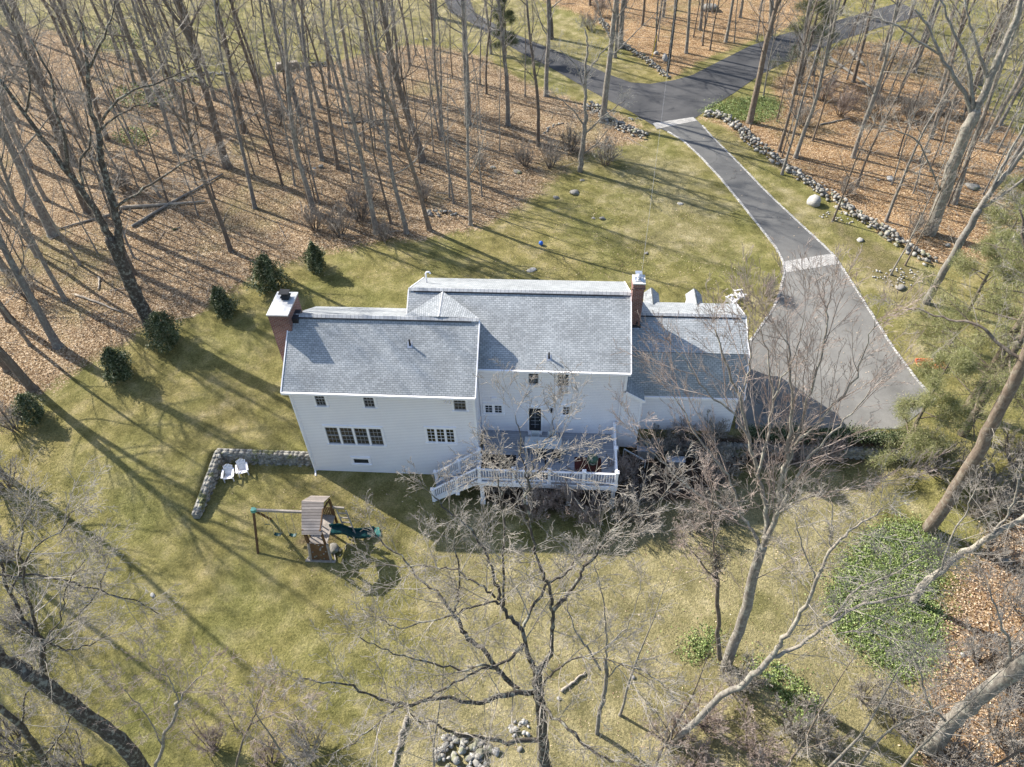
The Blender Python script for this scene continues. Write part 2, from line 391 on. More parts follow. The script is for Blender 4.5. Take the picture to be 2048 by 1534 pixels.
Z = Z - 0.10*(np.clip((SOILm := softmask(X, Y, [SWING], .5)), 0, 1))*.5
leaf = softmask(X, Y, [LEAF_L, LEAF_T, LEAF_R, LEAF_B], 2.2)
dry = np.maximum(softmask(X, Y, [DRY], 4.0)*.95, softmask(X, Y, [DRY2], 2.0)*.6)
dry = np.maximum(dry, softmask(X, Y, [DRY3], 1.0)*.55); dry = np.maximum(dry, softmask(X, Y, [UPLAWN], 2)*.6)
soil = np.maximum(softmask(X, Y, [SOIL], .8)*.45, softmask(X, Y, [BED], .5)*.95); soil = np.maximum(soil, SOILm*.6)
org = softmask(X, Y, [ORNG, LEAF_B], 2.5)
zone = np.stack([leaf, dry, soil, org], -1).reshape(-1, 4)
ny, nx = X.shape; I = np.arange(nx*ny).reshape(ny, nx)
F = np.stack([I[:-1, :-1].ravel(), I[:-1, 1:].ravel(), I[1:, 1:].ravel(), I[1:, :-1].ravel()], -1)
V = np.stack([X.ravel(), Y.ravel(), Z.ravel()], -1)
# outer skirt out to the horizon
def cval(x, y): return hz(x, y)
bx0, bx1, by0, by1 = gx[0], gx[-1], gy[0], gy[-1]
m = NT('ground_cover'); zc = m.n('ShaderNodeAttribute'); zc.attribute_name = 'zone'
sp = m.n('ShaderNodeSeparateColor'); m.l(zc.outputs['Color'], sp.inputs[0])
ob = m.coord()
big = m.noise(.16, 5, .6, ob); mid = m.noise(.9, 5, .6, ob); fin = m.noise(8.5, 4, .75, ob); vf = m.noise(26, 3, .7, ob)
g1 = m.ramp(mid, [(.25, (.115, .113, .042)), (.5, (.235, .22, .095)), (.75, (.39, .345, .195))])
g2 = m.ramp(big, [(.35, (.86, .89, .74)), (.65, (1.12, 1.03, .98))])
grass = m.mix(1, g1, g2, 'MULTIPLY')
dryc = m.ramp(mid, [(.3, (.17, .155, .075)), (.55, (.30, .265, .14)), (.75, (.44, .385, .24))])
df = m.math('ADD', sp.outputs[1], m.math('MULTIPLY', m.math('SUBTRACT', big, .5), 1.9)); df = m.math('ADD', df, m.math('MULTIPLY', m.math('SUBTRACT', mid, .5), 1.1))
grass = m.mix(m.ramp(df, [(.25, (0, 0, 0)), (.8, (1, 1, 1))]), grass, dryc)
vo = m.n('ShaderNodeTexVoronoi'); vo.inputs['Scale'].default_value = 14; m.l(ob, vo.inputs['Vector'])
vs = m.n('ShaderNodeSeparateColor'); m.l(vo.outputs['Color'], vs.inputs[0])
lf1 = m.ramp(vs.outputs[0], [(0, (.11, .07, .042)), (.3, (.24, .165, .10)), (.65, (.38, .28, .18)), (.92, (.58, .47, .34)), (1, (.72, .62, .50))])
lf2 = m.ramp(vs.outputs[0], [(0, (.15, .085, .045)), (.3, (.29, .18, .095)), (.65, (.42, .285, .16)), (.92, (.56, .43, .28)), (1, (.64, .52, .38))])
leafc = m.mix(zc.outputs['Alpha'], lf1, lf2)
leafc = m.mix(m.ramp(m.noise(.11, 4, .6, ob), [(.56, (0, 0, 0)), (.68, (.55, .55, .55))]), leafc, m.mix(fin, (.11, .115, .045), (.27, .26, .13)))
leafc = m.mix(.8, leafc, m.ramp(m.noise(.45, 6, .7, ob), [(.3, (.45, .41, .37)), (.48, (.88, .85, .82)), (.7, (1.2, 1.17, 1.12))]), 'MULTIPLY')
lm = m.math('ADD', sp.outputs[0], m.math('MULTIPLY', m.math('SUBTRACT', mid, .5), .55)); lm = m.math('ADD', lm, m.math('MULTIPLY', m.math('SUBTRACT', fin, .5), .9))
c = m.mix(m.ramp(lm, [(.44, (0, 0, 0)), (.56, (1, 1, 1))]), grass, leafc)
so = m.math('ADD', sp.outputs[2], m.math('MULTIPLY', m.math('SUBTRACT', mid, .5), .5))
c = m.mix(m.ramp(so, [(.3, (0, 0, 0)), (.75, (1, 1, 1))]), c, m.ramp(fin, [(.3, (.05, .037, .028)), (.7, (.14, .10, .075))]))
c = m.mix(1.0, c, m.ramp(vf, [(.3, (.55, .55, .52)), (.5, (1, 1, 1)), (.7, (1.5, 1.47, 1.4))]), 'MULTIPLY')
c = m.mix(.85, c, m.ramp(fin, [(.32, (.58, .61, .56)), (.5, (1, 1, 1)), (.68, (1.38, 1.34, 1.3))]), 'MULTIPLY')
m.base(c); hsum = m.math('ADD', m.math('MULTIPLY', fin, 1.0), m.math('MULTIPLY', vf, .5)); m.bump(hsum, 1.0, .16); m.set(Roughness=.95, Specular_IOR_Level=.1)
MAT['ground'] = m.m
g = npmesh('ground', V, F, MAT['ground'], col3=zone, smooth=True); tag(g, kind='structure')
b = MB()
for (xa, xb, ya, yb) in ((-700, bx0, -400, 900), (bx1, 700, -400, 900), (bx0, bx1, -400, by0), (bx0, bx1, by1, 900)):
    b.poly([(xa, ya, .9), (xb, ya, .9), (xb, yb, .9), (xa, yb, .9)])
tag(b.build('hills', MAT['ground']), kind='structure')

# ------------------------------------------------------------------ asphalt
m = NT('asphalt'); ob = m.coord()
sy_ = m.n('ShaderNodeSeparateXYZ'); m.l(ob, sy_.inputs[0]); apron_lit = m.ramp(m.math('MULTIPLY', sy_.outputs[1], 1/40), [(.40, (1, 1, 1)), (.52, (0, 0, 0))])  # tree shade and reflected light painted in: apron lighter, upper drive darker
c = m.mix(apron_lit, m.ramp(m.noise(.35, 5, .6, ob), [(.3, (.075, .077, .08)), (.7, (.135, .135, .132))]), m.ramp(m.noise(.5, 6, .65, ob), [(.3, (.12, .118, .113)), (.7, (.21, .206, .195))]))
c = m.mix(.8, c, m.ramp(m.noise(45, 3, .7, ob), [(.3, (.7,)*3), (.7, (1.35,)*3)]), 'MULTIPLY')
cr = m.n('ShaderNodeTexVoronoi'); cr.feature = 'DISTANCE_TO_EDGE'; cr.inputs['Scale'].default_value = .13
wv = m.n('ShaderNodeVectorMath'); wv.operation = 'ADD'; nz = m.n('ShaderNodeTexNoise'); nz.inputs['Scale'].default_value = 1.2; m.l(ob, nz.inputs['Vector'])
m.l(ob, wv.inputs[0]); m.l(nz.outputs['Color'], wv.inputs[1]); m.l(wv.outputs[0], cr.inputs['Vector'])
c = m.mix(m.math('MULTIPLY', m.math('LESS_THAN', cr.outputs['Distance'], .003), .45), c, (.03, .03, .03))
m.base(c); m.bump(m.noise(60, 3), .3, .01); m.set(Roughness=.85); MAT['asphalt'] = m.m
m = NT('old_asphalt'); ob = m.coord(); c = m.ramp(m.noise(.3, 5, .6, ob), [(.3, (.035, .037, .042)), (.7, (.085, .085, .088))])
m.base(m.mix(.8, c, m.ramp(m.noise(45, 3, .7, ob), [(.3, (.7,)*3), (.7, (1.35,)*3)]), 'MULTIPLY')); m.set(Roughness=.85); MAT['asphalt2'] = m.m
def ribbon(name, L, Rr, mat, dz, sub=10, along=4):
    A = [gp(*p)[:2] for p in L]; B = [gp(*p)[:2] for p in Rr]; rows = []
    for i in range(len(A)-1):
        for k in range(along + (1 if i == len(A)-2 else 0)):
            t = k/along; rows.append((A[i]*(1-t)+A[i+1]*t, B[i]*(1-t)+B[i+1]*t))
    V = []
    for a, c in rows:
        for j in range(sub+1):
            q = a*(1-j/sub)+c*j/sub; V.append((q[0], q[1], hz(q[0], q[1])+dz))
    n = sub+1; I = np.arange(len(rows)*n).reshape(-1, n)
    F = np.stack([I[:-1, :-1].ravel(), I[:-1, 1:].ravel(), I[1:, 1:].ravel(), I[1:, :-1].ravel()], -1)
    V = np.array(V); P = V[F[0]]
    if np.cross(P[1]-P[0], P[2]-P[0])[2] < 0: F = F[:, ::-1]
    return npmesh(name, V, np.ascontiguousarray(F), mat)
DL = [(1308, 252), (1335, 264), (1365, 281), (1400, 313), (1440, 356), (1480, 405), (1520, 455), (1553, 498), (1566, 524), (1568, 548), (1558, 590), (1545, 620), (1520, 655), (1500, 683), (1480, 720), (1475, 790), (1470, 858)]
DR = [(1390, 237), (1405, 252), (1420, 270), (1450, 300), (1490, 340), (1530, 382), (1575, 425), (1640, 485), (1668, 512), (1690, 545), (1720, 592), (1745, 632), (1775, 680), (1800, 715), (1837, 765), (1870, 800), (1800, 858)]
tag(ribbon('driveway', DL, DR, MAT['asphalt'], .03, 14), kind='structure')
RL = [(862, -60), (900, 25), (940, 45), (990, 75), (1040, 105), (1100, 135), (1160, 170), (1215, 200), (1262, 224), (1306, 251), (1391, 236), (1430, 210), (1470, 185), (1520, 150), (1560, 130), (1610, 108), (1690, 78), (1760, 55), (1850, 30)]
RU = [(915, -60), (950, 25), (975, 40), (1015, 62), (1070, 85), (1120, 105), (1175, 130), (1220, 150), (1262, 165), (1300, 168), (1350, 160), (1385, 150), (1420, 132), (1460, 112), (1500, 92), (1560, 70), (1650, 48), (1720, 28), (1800, 5)]
tag(ribbon('road', RL, RU, MAT['asphalt2'], .02, 10), kind='structure')
m = NT('cobble_setts'); uv = m.coord(); b_ = m.n('ShaderNodeTexBrick'); mp = m.n('ShaderNodeMapping'); mp.inputs['Rotation'].default_value = (0, 0, .2)
m.l(uv, mp.inputs['Vector']); m.l(mp.outputs[0], b_.inputs['Vector']); b_.inputs['Scale'].default_value = 1
b_.inputs['Brick Width'].default_value = .22; b_.inputs['Row Height'].default_value = .13; b_.inputs['Mortar Size'].default_value = .015
b_.inputs['Color1'].default_value = (.33, .325, .32, 1); b_.inputs['Color2'].default_value = (.47, .46, .44, 1); b_.inputs['Mortar'].default_value = (.2, .19, .18, 1)
m.base(m.mix(.8, b_.outputs[0], m.ramp(m.noise(1.5, 5), [(.3, (.75,)*3), (.7, (1.2,)*3)]), 'MULTIPLY')); m.bump(b_.outputs['Fac'], -.5, .02); MAT['setts'] = m.m
tag(ribbon('cobbled_threshold', [(1566, 524), (1572, 546)], [(1664, 508), (1676, 529)], MAT['setts'], .045, 8, 3), kind='structure')
tag(ribbon('cobbled_threshold', [(1305, 247), (1313, 259)], [(1386, 235), (1394, 242)], MAT['setts'], .045, 8, 3), kind='structure')
# kerb of small pale setts, one sheet of stones along each side
rng = random.Random(5)
def kerb(pix, name):
    P = [gp(*p)[:2] for p in pix]; b = MB(); s = 0.0
    for i in range(len(P)-1):
        a, c = P[i], P[i+1]; L = np.linalg.norm(c-a); d = (c-a)/L; n = np.array([-d[1], d[0]]); k = int(L/.2)
        for j in range(k):
            q = a + d*(j+.5)*L/k; z = hz(q[0], q[1]); hw = .068+rng.uniform(-.012, .01); hl = L/k/2-.012; t = rng.uniform(-.012, .012); ht = .07+rng.uniform(-.015, .015)
            q = q+n*t
            c4 = [q-d*hl-n*hw, q+d*hl-n*hw, q+d*hl+n*hw, q-d*hl+n*hw]
            b.hexa([(*p, z-.05) for p in c4]+[(*(p*.92+q*.08), z+ht) for p in c4])
    tag(b.build(name, MAT['cobble']), kind='structure')
kerb(DL[1:14], 'kerb'); kerb(DR[1:16], 'kerb')
# ------------------------------------------------------------------ the house
AX0, AX1, AE, AOV, AR, AY, AB = 0.0, 8.76, 6.20, .28, 8.25, 2.84, 5.95     # left wing
MY, ME, MRY, MRZ, MB_ = 1.60, 6.50, 4.85, 8.42, 8.35                        # main block
MX0, MX1 = 5.35, 15.9
GX0, GX1 = 16.0, 21.7; GY = 2.34; GKz = 6.15; GK1 = 3.2; GRy = 5.15; GRz = 6.95; GK2 = 7.1; GEy = 2.16; GEz = 4.17
H = thing('house', 'large white clapboard house with grey shingle roofs and two brick chimneys', 'house', (0, 0, 0))
def wall(name, polys, label=None):
    b = MB()
    for p in polys: b.poly(p)
    return b.build(name, MAT['clap'], H, label=label)
mL = (AR-AE)/(AY+AOV)
w = wall('wall', [
    [(0, 0, -.3), (AX1, 0, -.3), (AX1, 0, AE+mL*.1), (0, 0, AE+mL*.1)],
    [(0, AB-.2, 0), (0, 0, -.3), (0, 0, AE+mL*.1), (0, AY, AR-.1), (0, AB-.2, AE)],
    [(AX1, 0, -.3), (AX1, MY+.2, -.3), (AX1, MY+3, 6.8), (AX1, AY, AR-.1), (AX1, 0, AE+mL*.1)],
    [(AX1, AB-.2, 0), (0, AB-.2, 0), (0, AB-.2, AE), (AX1, AB-.2, AE)]], 'white clapboard walls of the tall left wing')
mM = (MRZ-ME)/(MRY-MY+.28)
w2 = wall('wall', [
    [(AX1, MY, -.3), (MX1, MY, -.3), (MX1, MY, ME+.08), (AX1, MY, ME+.08)],
    [(MX1, MY, -.3), (MX1, MB_-.25, 0), (MX1, MB_-.25, ME), (MX1, MRY, MRZ-.1), (MX1, MY, ME+.05)],
    [(MX0+.05, MB_-.25, 0), (MX0+.05, MY, 0), (MX0+.05, MY, ME), (MX0+.05, MRY, MRZ-.1), (MX0+.05, MB_-.25, ME)],
    [(MX1, MB_-.25, 0), (MX0, MB_-.25, 0), (MX0, MB_-.25, ME), (MX1, MB_-.25, ME)]], 'white clapboard walls of the middle block behind the deck')
w3 = wall('wall', [
    [(MX1, GY, .2), (GX1-.1, GY, .2), (GX1-.1, GY, GEz+.15), (MX1, GY, GEz+.15)],
    [(GX1-.1, GY, .2), (GX1-.1, GK2+1.1, 1.2), (GX1-.1, GK2+1.1, GEz), (GX1-.1, GK2, GKz), (GX1-.1, GRy, GRz-.08), (GX1-.1, GK1, GKz-.08), (GX1-.1, GY, GEz+.15)],
    [(GX1-.1, GK2+1.1, 1.2), (MX1, GK2+1.1, 1.2), (MX1, GK2+1.1, GEz), (GX1-.1, GK2+1.1, GEz)]], 'white walls of the low gambrel garage wing')
T = .11
rA = MB().slab([(-.22, -AOV, AE), (AX1+.1, -AOV, AE), (AX1+.1, AY, AR), (-.22, AY, AR)], T)
rA.slab([(-.22, AB+.1, AE), (-.22, AY, AR-.002), (MX0+.1, AY, AR-.002), (MX0+.1, AB+.1, AE)], T)
rA = rA.build('roof', MAT['shingle'], H, label='shingle roof of the left wing with a shadow of its chimney')
RE = aty(1256, 743, MY-.28)[0]
zc_ = ME + mM*(3.0-(MY-.28))
x_l = AX1+.1
rM = MB().slab([(x_l, MY-.28, ME), (MX1+.1, MY-.28, ME), (MX1+.1, MRY, MRZ), (x_l, MRY, MRZ)], T)
rM.slab([(MX0-.12, 2.8, ME+mM*(2.8-MY+.28)), (x_l, 2.8, ME+mM*(2.8-MY+.28)), (x_l, MRY, MRZ), (MX0-.12, MRY, MRZ)], T)
rM.slab([(MX1+.1, MB_, ME), (MX0-.12, MB_, ME), (MX0-.12, MRY, MRZ-.002), (MX1+.1, MRY, MRZ-.002)], T)
rM = rM.build('roof', MAT['shingle'], H, label='long shingle roof of the middle block, sunlit on its far slope')
# small saddle between the two ridges
P0 = aty(886, 584, MRY-.12); P0[2] = ME+mM*(P0[1]-MY+.28)+.03
P1 = aty(878, 634, AY-.02); P1[2] = AR+.12
PL = np.array([MX0-.1, 2.95, AR-.02]); PR = np.array([x_l-.02, 2.95, AR+.0])
sd_ = MB().slab([PL, P1, P0], .06).slab([P1, PR, P0], .06).build('roof', MAT['shingle'], H, label='small shingled saddle joining the two main ridges')
rG = MB().slab([(MX1, GK1, GKz), (GX1+.08, GK1, GKz), (GX1+.08, GRy, GRz), (MX1, GRy, GRz)], T)
rG.slab([(MX1, GK2, GKz), (MX1, GRy, GRz-.002), (GX1+.08, GRy, GRz-.002), (GX1+.08, GK2, GKz)], T)
rG.slab([(MX1, GEy, GEz), (GX1+.08, GEy, GEz), (GX1+.08, GK1, GKz-.02), (MX1, GK1, GKz-.02)], T)
rG.slab([(MX1, GK2+1.3, GEz), (MX1, GK2, GKz-.02), (GX1+.08, GK2, GKz-.02), (GX1+.08, GK2+1.3, GEz)], T)
rG = rG.build('roof', MAT['shingle'], H, label='gambrel shingle roof of the garage wing, half in shade')
def ridgecap(x0, x1, y, z, par, label=None):
    b = MB(); n = int((x1-x0)/.2); L = (x1-x0)/n
    for i in range(n):
        a = x0+i*L; z1 = z+.035+(.01 if i % 2 else 0)
        b.slab([(a, y-.14, z1-.075), (a+L, y-.14, z1-.082), (a+L, y, z1), (a, y, z1+.008)], .02)
        b.slab([(a, y, z1+.008), (a+L, y, z1), (a+L, y+.14, z1-.082), (a, y+.14, z1-.075)], .02)
    v = MB().box(x0+.25, x1-.35, y-.175, y-.135, z-.085, z-.035)
    c = b.build('ridge_cap', MAT['ridge'], par); v.build('vent_strip', MAT['lead'], par); return c
ridgecap(-.1, AX1+.1, AY, AR+.02, rA); ridgecap(MX0-.12, MX1+.1, MRY, MRZ+.02, rM); ridgecap(MX1+.5, GX1+.05, GRy, GRz+.02, rG)
# saddle ridge cap
b = MB(); dd = P0-P1; q = np.cross(dd, (0, 0, 1)); q /= np.linalg.norm(q)
for i in range(8):
    a = P1+dd*i/8; c = P1+dd*(i+1)/8; u = np.array([0, 0, .03])
    b.slab([a+q*.14-u*1.6, c+q*.14-u*1.6, c+u, a+u], .02); b.slab([a+u, c+u, c-q*.14-u*1.6, a-q*.14-u*1.6], .02)
b.build('ridge_cap', MAT['ridge'], sd_)
# trim: gutters, rake boards, corner boards, downspouts
def trim(name, par, f, label=None, mat='white'):
    b = MB(); f(b)
    if name == 'downspout': return b.build(name, MAT[mat], par, label=label)
    for i in range(0, len(b.f), 6):        # every board is a part of its own
        q = MB(); q.v = b.v[i*4:(i+6)*4]; q.f = [tuple(a-i*4 for a in f_) for f_ in b.f[i:i+6]]; q.uv = b.uv[i:i+6]; q.build(name, MAT[mat], par)
trim('gutter', H, lambda b: b.box(-.24, AX1+.1, -AOV-.10, -AOV-.005, AE-.14, AE-.01))
trim('gutter', H, lambda b: b.box(x_l+.02, MX1+.12, MY-.38, MY-.285, ME-.14, ME-.01))
trim('gutter', H, lambda b: b.box(MX1+.72, GX1+.1, GEy-.08, GEy-.005, GEz-.12, GEz-.01))
trim('rake_board', H, lambda b: (b.bar((AX1+.12, -AOV, AE-.09), (AX1+.12, AY, AR-.09), .05, .2), b.bar((-.245, -AOV, AE-.09), (-.245, AY, AR-.09), .05, .2)))
trim('rake_board', H, lambda b: (b.bar((MX1+.13, MY-.28, ME-.09), (MX1+.13, MRY, MRZ-.09), .05, .2), b.bar((MX1+.13, MB_, ME-.09), (MX1+.13, MRY, MRZ-.09), .05, .2), b.bar((MX0-.15, MB_, ME-.09), (MX0-.15, MRY, MRZ-.09), .05, .2), b.bar((MX0-.15, 2.9, 7.1), (MX0-.15, MRY, MRZ-.09), .05, .2)))
trim('rake_board', H, lambda b: (b.bar((GX1+.1, GK1, GKz-.09), (GX1+.1, GRy, GRz-.09), .05, .18), b.bar((GX1+.1, GK2, GKz-.09), (GX1+.1, GRy, GRz-.09), .05, .18), b.bar((GX1+.1, GEy, GEz-.06), (GX1+.1, GK1, GKz-.09), .05, .18)))
trim('soffit', H, lambda b: (b.box(-.2, AX1+.08, -AOV, -.002, AE-.16, AE-.13), b.box(x_l+.03, MX1+.1, MY-.28, MY-.002, ME-.16, ME-.13)))
trim('corner_board', H, lambda b: (b.box(-.03, .09, -.03, .09, -.3, AE-.16), b.box(AX1-.09, AX1+.03, -.03, .09, -.3, AE-.16), b.box(AX1+.0015, AX1+.03, .0, MY, 0, .06)))
trim('corner_board', H, lambda b: b.box(MX1-.1, MX1+.03, MY-.03, MY+.1, .3, ME-.16))
trim('downspout', H, lambda b: (b.bar((.0, -.07, .05), (.0, -.07, AE-.2), .07, .07, (0, 1, 0)), b.bar((.0, -.07, AE-.18), (.0, -AOV-.04, AE-.08), .07, .07), b.bar((.0, -.07, .06), (.08, -.38, 0.0), .07, .07)))
trim('downspout', H, lambda b: (b.bar((AX1+.09, MY-.07, 1.9), (AX1+.09, MY-.07, ME-.5), .06, .06, (0, 1, 0)), b.bar((AX1+.09, MY-.07, ME-.5), (AX1+.95, MY-.1, ME-.36), .06, .06), b.bar((AX1+.95, MY-.1, ME-.4), (AX1+.95, MY-.32, ME-.12), .06, .06)))
trim('downspout', H, lambda b: b.bar((MX1-.2, MY-.07, 1.9), (MX1-.2, MY-.07, ME-.2), .06, .06, (0, 1, 0)))

# windows, each a part: casing; sub-parts sash, muntins and panes
def window(px0, py0, px1, py1, yw, cols, rows, kind='dh', units=1, mul=.10, glass='glass', label=None, z_=None):
    """rect of the sash opening seen at two pixel corners on the wall plane y = yw"""
    A = aty(px0, py0, yw); B = aty(px1, py1, yw); x0, z1, x1, z0 = A[0], A[2], B[0], B[2]
    if z_: z0, z1 = z_
    c = MB(); t = .10
    c.box(x0-t, x1+t, yw-.055, yw+.02, z1, z1+t+.03); c.box(x0-t, x0, yw-.05, yw+.02, z0, z1); c.box(x1, x1+t, yw-.05, yw+.02, z0, z1)
    c.box(x0-t-.02, x1+t+.02, yw-.09, yw+.02, z0-t*.8, z0)
    W = (x1-x0-mul*(units-1))/units
    for u in range(1, units): c.box(x0+u*W+(u-1)*mul, x0+u*(W+mul), yw-.045, yw+.02, z0, z1)
    wn = c.build('window', MAT['white'], H, label=label)
    sm = MAT['sash'] if kind == 'dh' else MAT['white']; s = MB(); g = MB(); mu = MB()
    for u in range(units):
        a = x0+u*(W+mul); b = a+W; f = .035; bt = .075 if kind == 'dh' else .035
        s.box(a, a+f, yw-.03, yw+.02, z0, z1); s.box(b-f, b, yw-.03, yw+.02, z0, z1); s.box(a+f, b-f, yw-.03, yw+.02, z1-f, z1); s.box(a+f, b-f, yw-.03, yw+.02, z0, z0+bt)
        parts = [(z0+bt, z1-f)]
        if kind == 'dh':
            zm = (z0+z1)/2+.02; s.box(a+f, b-f, yw-.035, yw+.02, zm-.025, zm+.025); parts = [(z0+bt, zm-.025), (zm+.025, z1-f)]
        g.poly([(a+f, yw-.006, z0+bt), (b-f, yw-.006, z0+bt), (b-f, yw-.006, z1-f), (a+f, yw-.006, z1-f)])
        for (p0, p1) in parts:
            for k in range(1, cols): xx = a+f+(b-a-2*f)*k/cols; mu.box(xx-.009, xx+.009, yw-.022, yw-.004, p0, p1)
            for k in range(1, rows): zz = p0+(p1-p0)*k/rows; mu.box(a+f, b-f, yw-.020, yw-.005, zz-.009, zz+.009)
    s.build('sash', sm, wn); g.build('pane', MAT[glass], wn); mu.build('muntins', sm, wn)
    return wn
window(627, 786, 654, 811, 0, 3, 2, label='grey-sashed upper window at the left end of the left wing', z_=(5.02, 6.0))
window(724, 787, 751, 813, 0, 3, 2, label='grey-sashed upper window in the middle of the left wing', z_=(5.02, 6.0))
window(906, 793, 933, 820, 0, 3, 2, label='grey-sashed upper window next to the floodlight', z_=(5.02, 6.0))
window(649, 853, 769, 890, 0, 3, 2, units=4, mul=.10, label='row of four joined double-hung windows on the first floor')
window(852, 856, 911, 885, 0, 2, 4, kind='c', units=3, mul=.05, glass='glass2', label='triple casement window with white bars')
window(706, 918, 740, 928, 0, 1, 1, kind='c', label='small dark basement window near the grass', z_=(.72, 1.12))
window(1057, 744, 1077, 769, MY, 3, 2, label='grey-sashed upper window over the deck door')
window(1116, 746, 1137, 772, MY, 3, 2, label='grey-sashed upper window right of the one over the door')
window(969, 809, 1005, 826, MY, 2, 3, kind='c', units=2, mul=.07, label='pair of small casement windows beside the left wing')
window(1125, 812, 1140, 830, MY, 2, 3, kind='c', label='small casement window right of the deck door')
# deck door
A = aty(1058, 815, MY); B = aty(1082, 857, MY); dx0, dx1, dz1 = A[0], B[0], A[2]
DK = 1.86                      # deck level
b = MB().box(dx0-.09, dx0, MY-.05, MY+.02, DK, dz1); b.box(dx1, dx1+.09, MY-.05, MY+.02, DK, dz1); b.box(dx0-.09, dx1+.09, MY-.055, MY+.02, dz1, dz1+.11)
b.box(dx0-.05, dx1+.05, MY-.25, MY-.002, DK+.005, DK+.10)
dr = b.build('door', MAT['white'], H, label='dark glazed door opening onto the deck')
MB().box(dx0, dx1, MY-.03, MY+.02, DK+.1, dz1).build('door_leaf', MAT['black'], dr)
g = MB(); mu = MB(); gx0, gx1, gz0, gz1 = dx0+.09, dx1-.09, DK+.3, dz1-.1
g.poly([(gx0, MY-.034, gz0), (gx1, MY-.034, gz0), (gx1, MY-.034, gz1), (gx0, MY-.034, gz1)])
for k in range(1, 5): zz = gz0+(gz1-gz0)*k/5; mu.box(gx0, gx1, MY-.045, MY-.036, zz-.01, zz+.01)
mu.box((gx0+gx1)/2-.01, (gx0+gx1)/2+.01, MY-.046, MY-.0355, gz0, gz1)
g.build('pane', MAT['glass'], dr); mu.build('muntins', MAT['sash'], dr)
MB().lathe((dx1-.06, MY-.07, DK+.95), [(.025, -.02), (.03, 0), (.02, .02)], 10).build('handle', MAT['galv'], dr)
# little wall fittings
P = aty(1103, 819, MY); MB().box(P[0]-.05, P[0]+.05, MY-.13, MY-.001, P[2]-.12, P[2]+.1).tube([(P[0], MY-.08, P[2]+.09), (P[0], MY-.08, P[2]+.16)], [.06, .01], 8).build('wall_lamp', MAT['black'], H)
P = aty(988, 797, MY); MB().box(P[0]-.13, P[0]+.13, MY-.09, MY-.001, P[2]-.12, P[2]+.1).build('exhaust_hood', MAT['white'], H)
P = aty(896, 799, 0); b = MB().box(P[0]-.04, P[0]+.04, -.05, -.001, P[2]-.04, P[2]+.04)
for s in (-1, 1): b.tube([(P[0]+s*.04, -.05, P[2]), (P[0]+s*.09, -.12, P[2]), (P[0]+s*.12, -.22, P[2]-.06)], [.02, .035, .07], 10)
b.build('floodlight', MAT['white'], H)
# vents on the roofs
def ventpipe(px, py, plane):
    y0, z0, m_ = plane; z = z0
    d = ray(px, py); t = (z0 + m_*(CAM[1]-y0) - CAM[2])/(d[2]-m_*d[1]); P = CAM+d*t
    b = MB().box(P[0]-.11, P[0]+.11, P[1]-.12, P[1]+.12, P[2]-.09, P[2]+.0); 
    n = MB(); n.slab([(P[0]-.12, P[1]-.13, P[2]-.13*m_+.012), (P[0]+.12, P[1]-.13, P[2]-.13*m_+.012), (P[0]+.12, P[1]+.13, P[2]+.13*m_+.012), (P[0]-.12, P[1]+.13, P[2]+.13*m_+.012)], .02)
    q = n.build('vent_pipe', MAT['galv'], H); MB().tube([P-np.array([0, 0, .05]), P+np.array([0, 0, .10]), P+np.array([0, 0, .34])], [.06, .045, .042], 10).build('pipe', MAT['lead'], q)
ventpipe(820, 690, (-AOV, AE, mL)); ventpipe(1098, 716, (MY-.28, ME, mM)); ventpipe(1273, 654, (GK1, GKz, (GRz-GKz)/(GRy-GK1)))
# white plastic pipe with a bend behind the main ridge
b = MB().tube([(MX0+.35, MB_-1.6, 7.2), (MX0+.35, MB_-1.6, 7.95), (MX0+.42, MB_-1.6, 8.05), (MX0+.55, MB_-1.6, 8.05), (MX0+.6, MB_-1.6, 7.95)], .045, 8); b.build('vent_pipe', MAT['white'], H, smooth=True, label='white bent plastic vent pipe behind the ridge')
# gabled dormers on the far slope of the garage
for px in (1305, 1392):
    C_ = aty(px, 583, 7.6); x = C_[0]; z = 6.36
    b = MB(); hw = .42
    b.slab([(x-hw, 8.1, z-.42), (x, 8.1, z), (x, 6.6, z), (x-hw, 6.6, z-.42)], .06); b.slab([(x, 8.1, z), (x+hw, 8.1, z-.42), (x+hw, 6.6, z-.42), (x, 6.6, z)], .06)
    d_ = b.build('dormer', MAT['shingle'], H)
    MB().box(x-hw+.07, x+hw-.07, 7.05, 8.0, 5.2, z-.45).poly([(x+hw-.07, 8.0, z-.45), (x-hw+.07, 8.0, z-.45), (x, 8.0, z-.06)]).build('dormer_wall', MAT['clap'], d_)
# lean-to beside the main block
LX1 = 16.75; zl0, zl1 = 5.0, 4.45; LB = .9
b = MB(); yw = MY-.02
b.poly([(MX1, yw, LB), (LX1, yw, LB), (LX1, yw, zl1), (MX1, yw, zl0)]); b.poly([(LX1, yw, LB), (LX1, GY, LB), (LX1, GY, zl1), (LX1, yw, zl1)]); b.poly([(MX1, yw, LB), (MX1, GY, LB), (LX1, GY, LB), (LX1, yw, LB)])
b.build('wall', MAT['clap'], H, label='narrow white clapboard lean-to wall beside the deck')
b = MB().slab([(MX1, yw-.1, zl0+.08), (LX1+.12, yw-.1, zl1+.02), (LX1+.12, 3.3, zl1+.02), (MX1, 3.3, zl0+.08)], .07); lr = b.build('roof', MAT['shingle'], H, label='small shed roof of the lean-to')
b = MB().bar((MX1, yw-.12, zl0+.02), (LX1+.14, yw-.12, zl1-.05), .04, .16); b.box(LX1-.08, LX1+.03, yw-.03, yw+.08, LB, zl1-.03); b.build('rake_board', MAT['white'], lr)
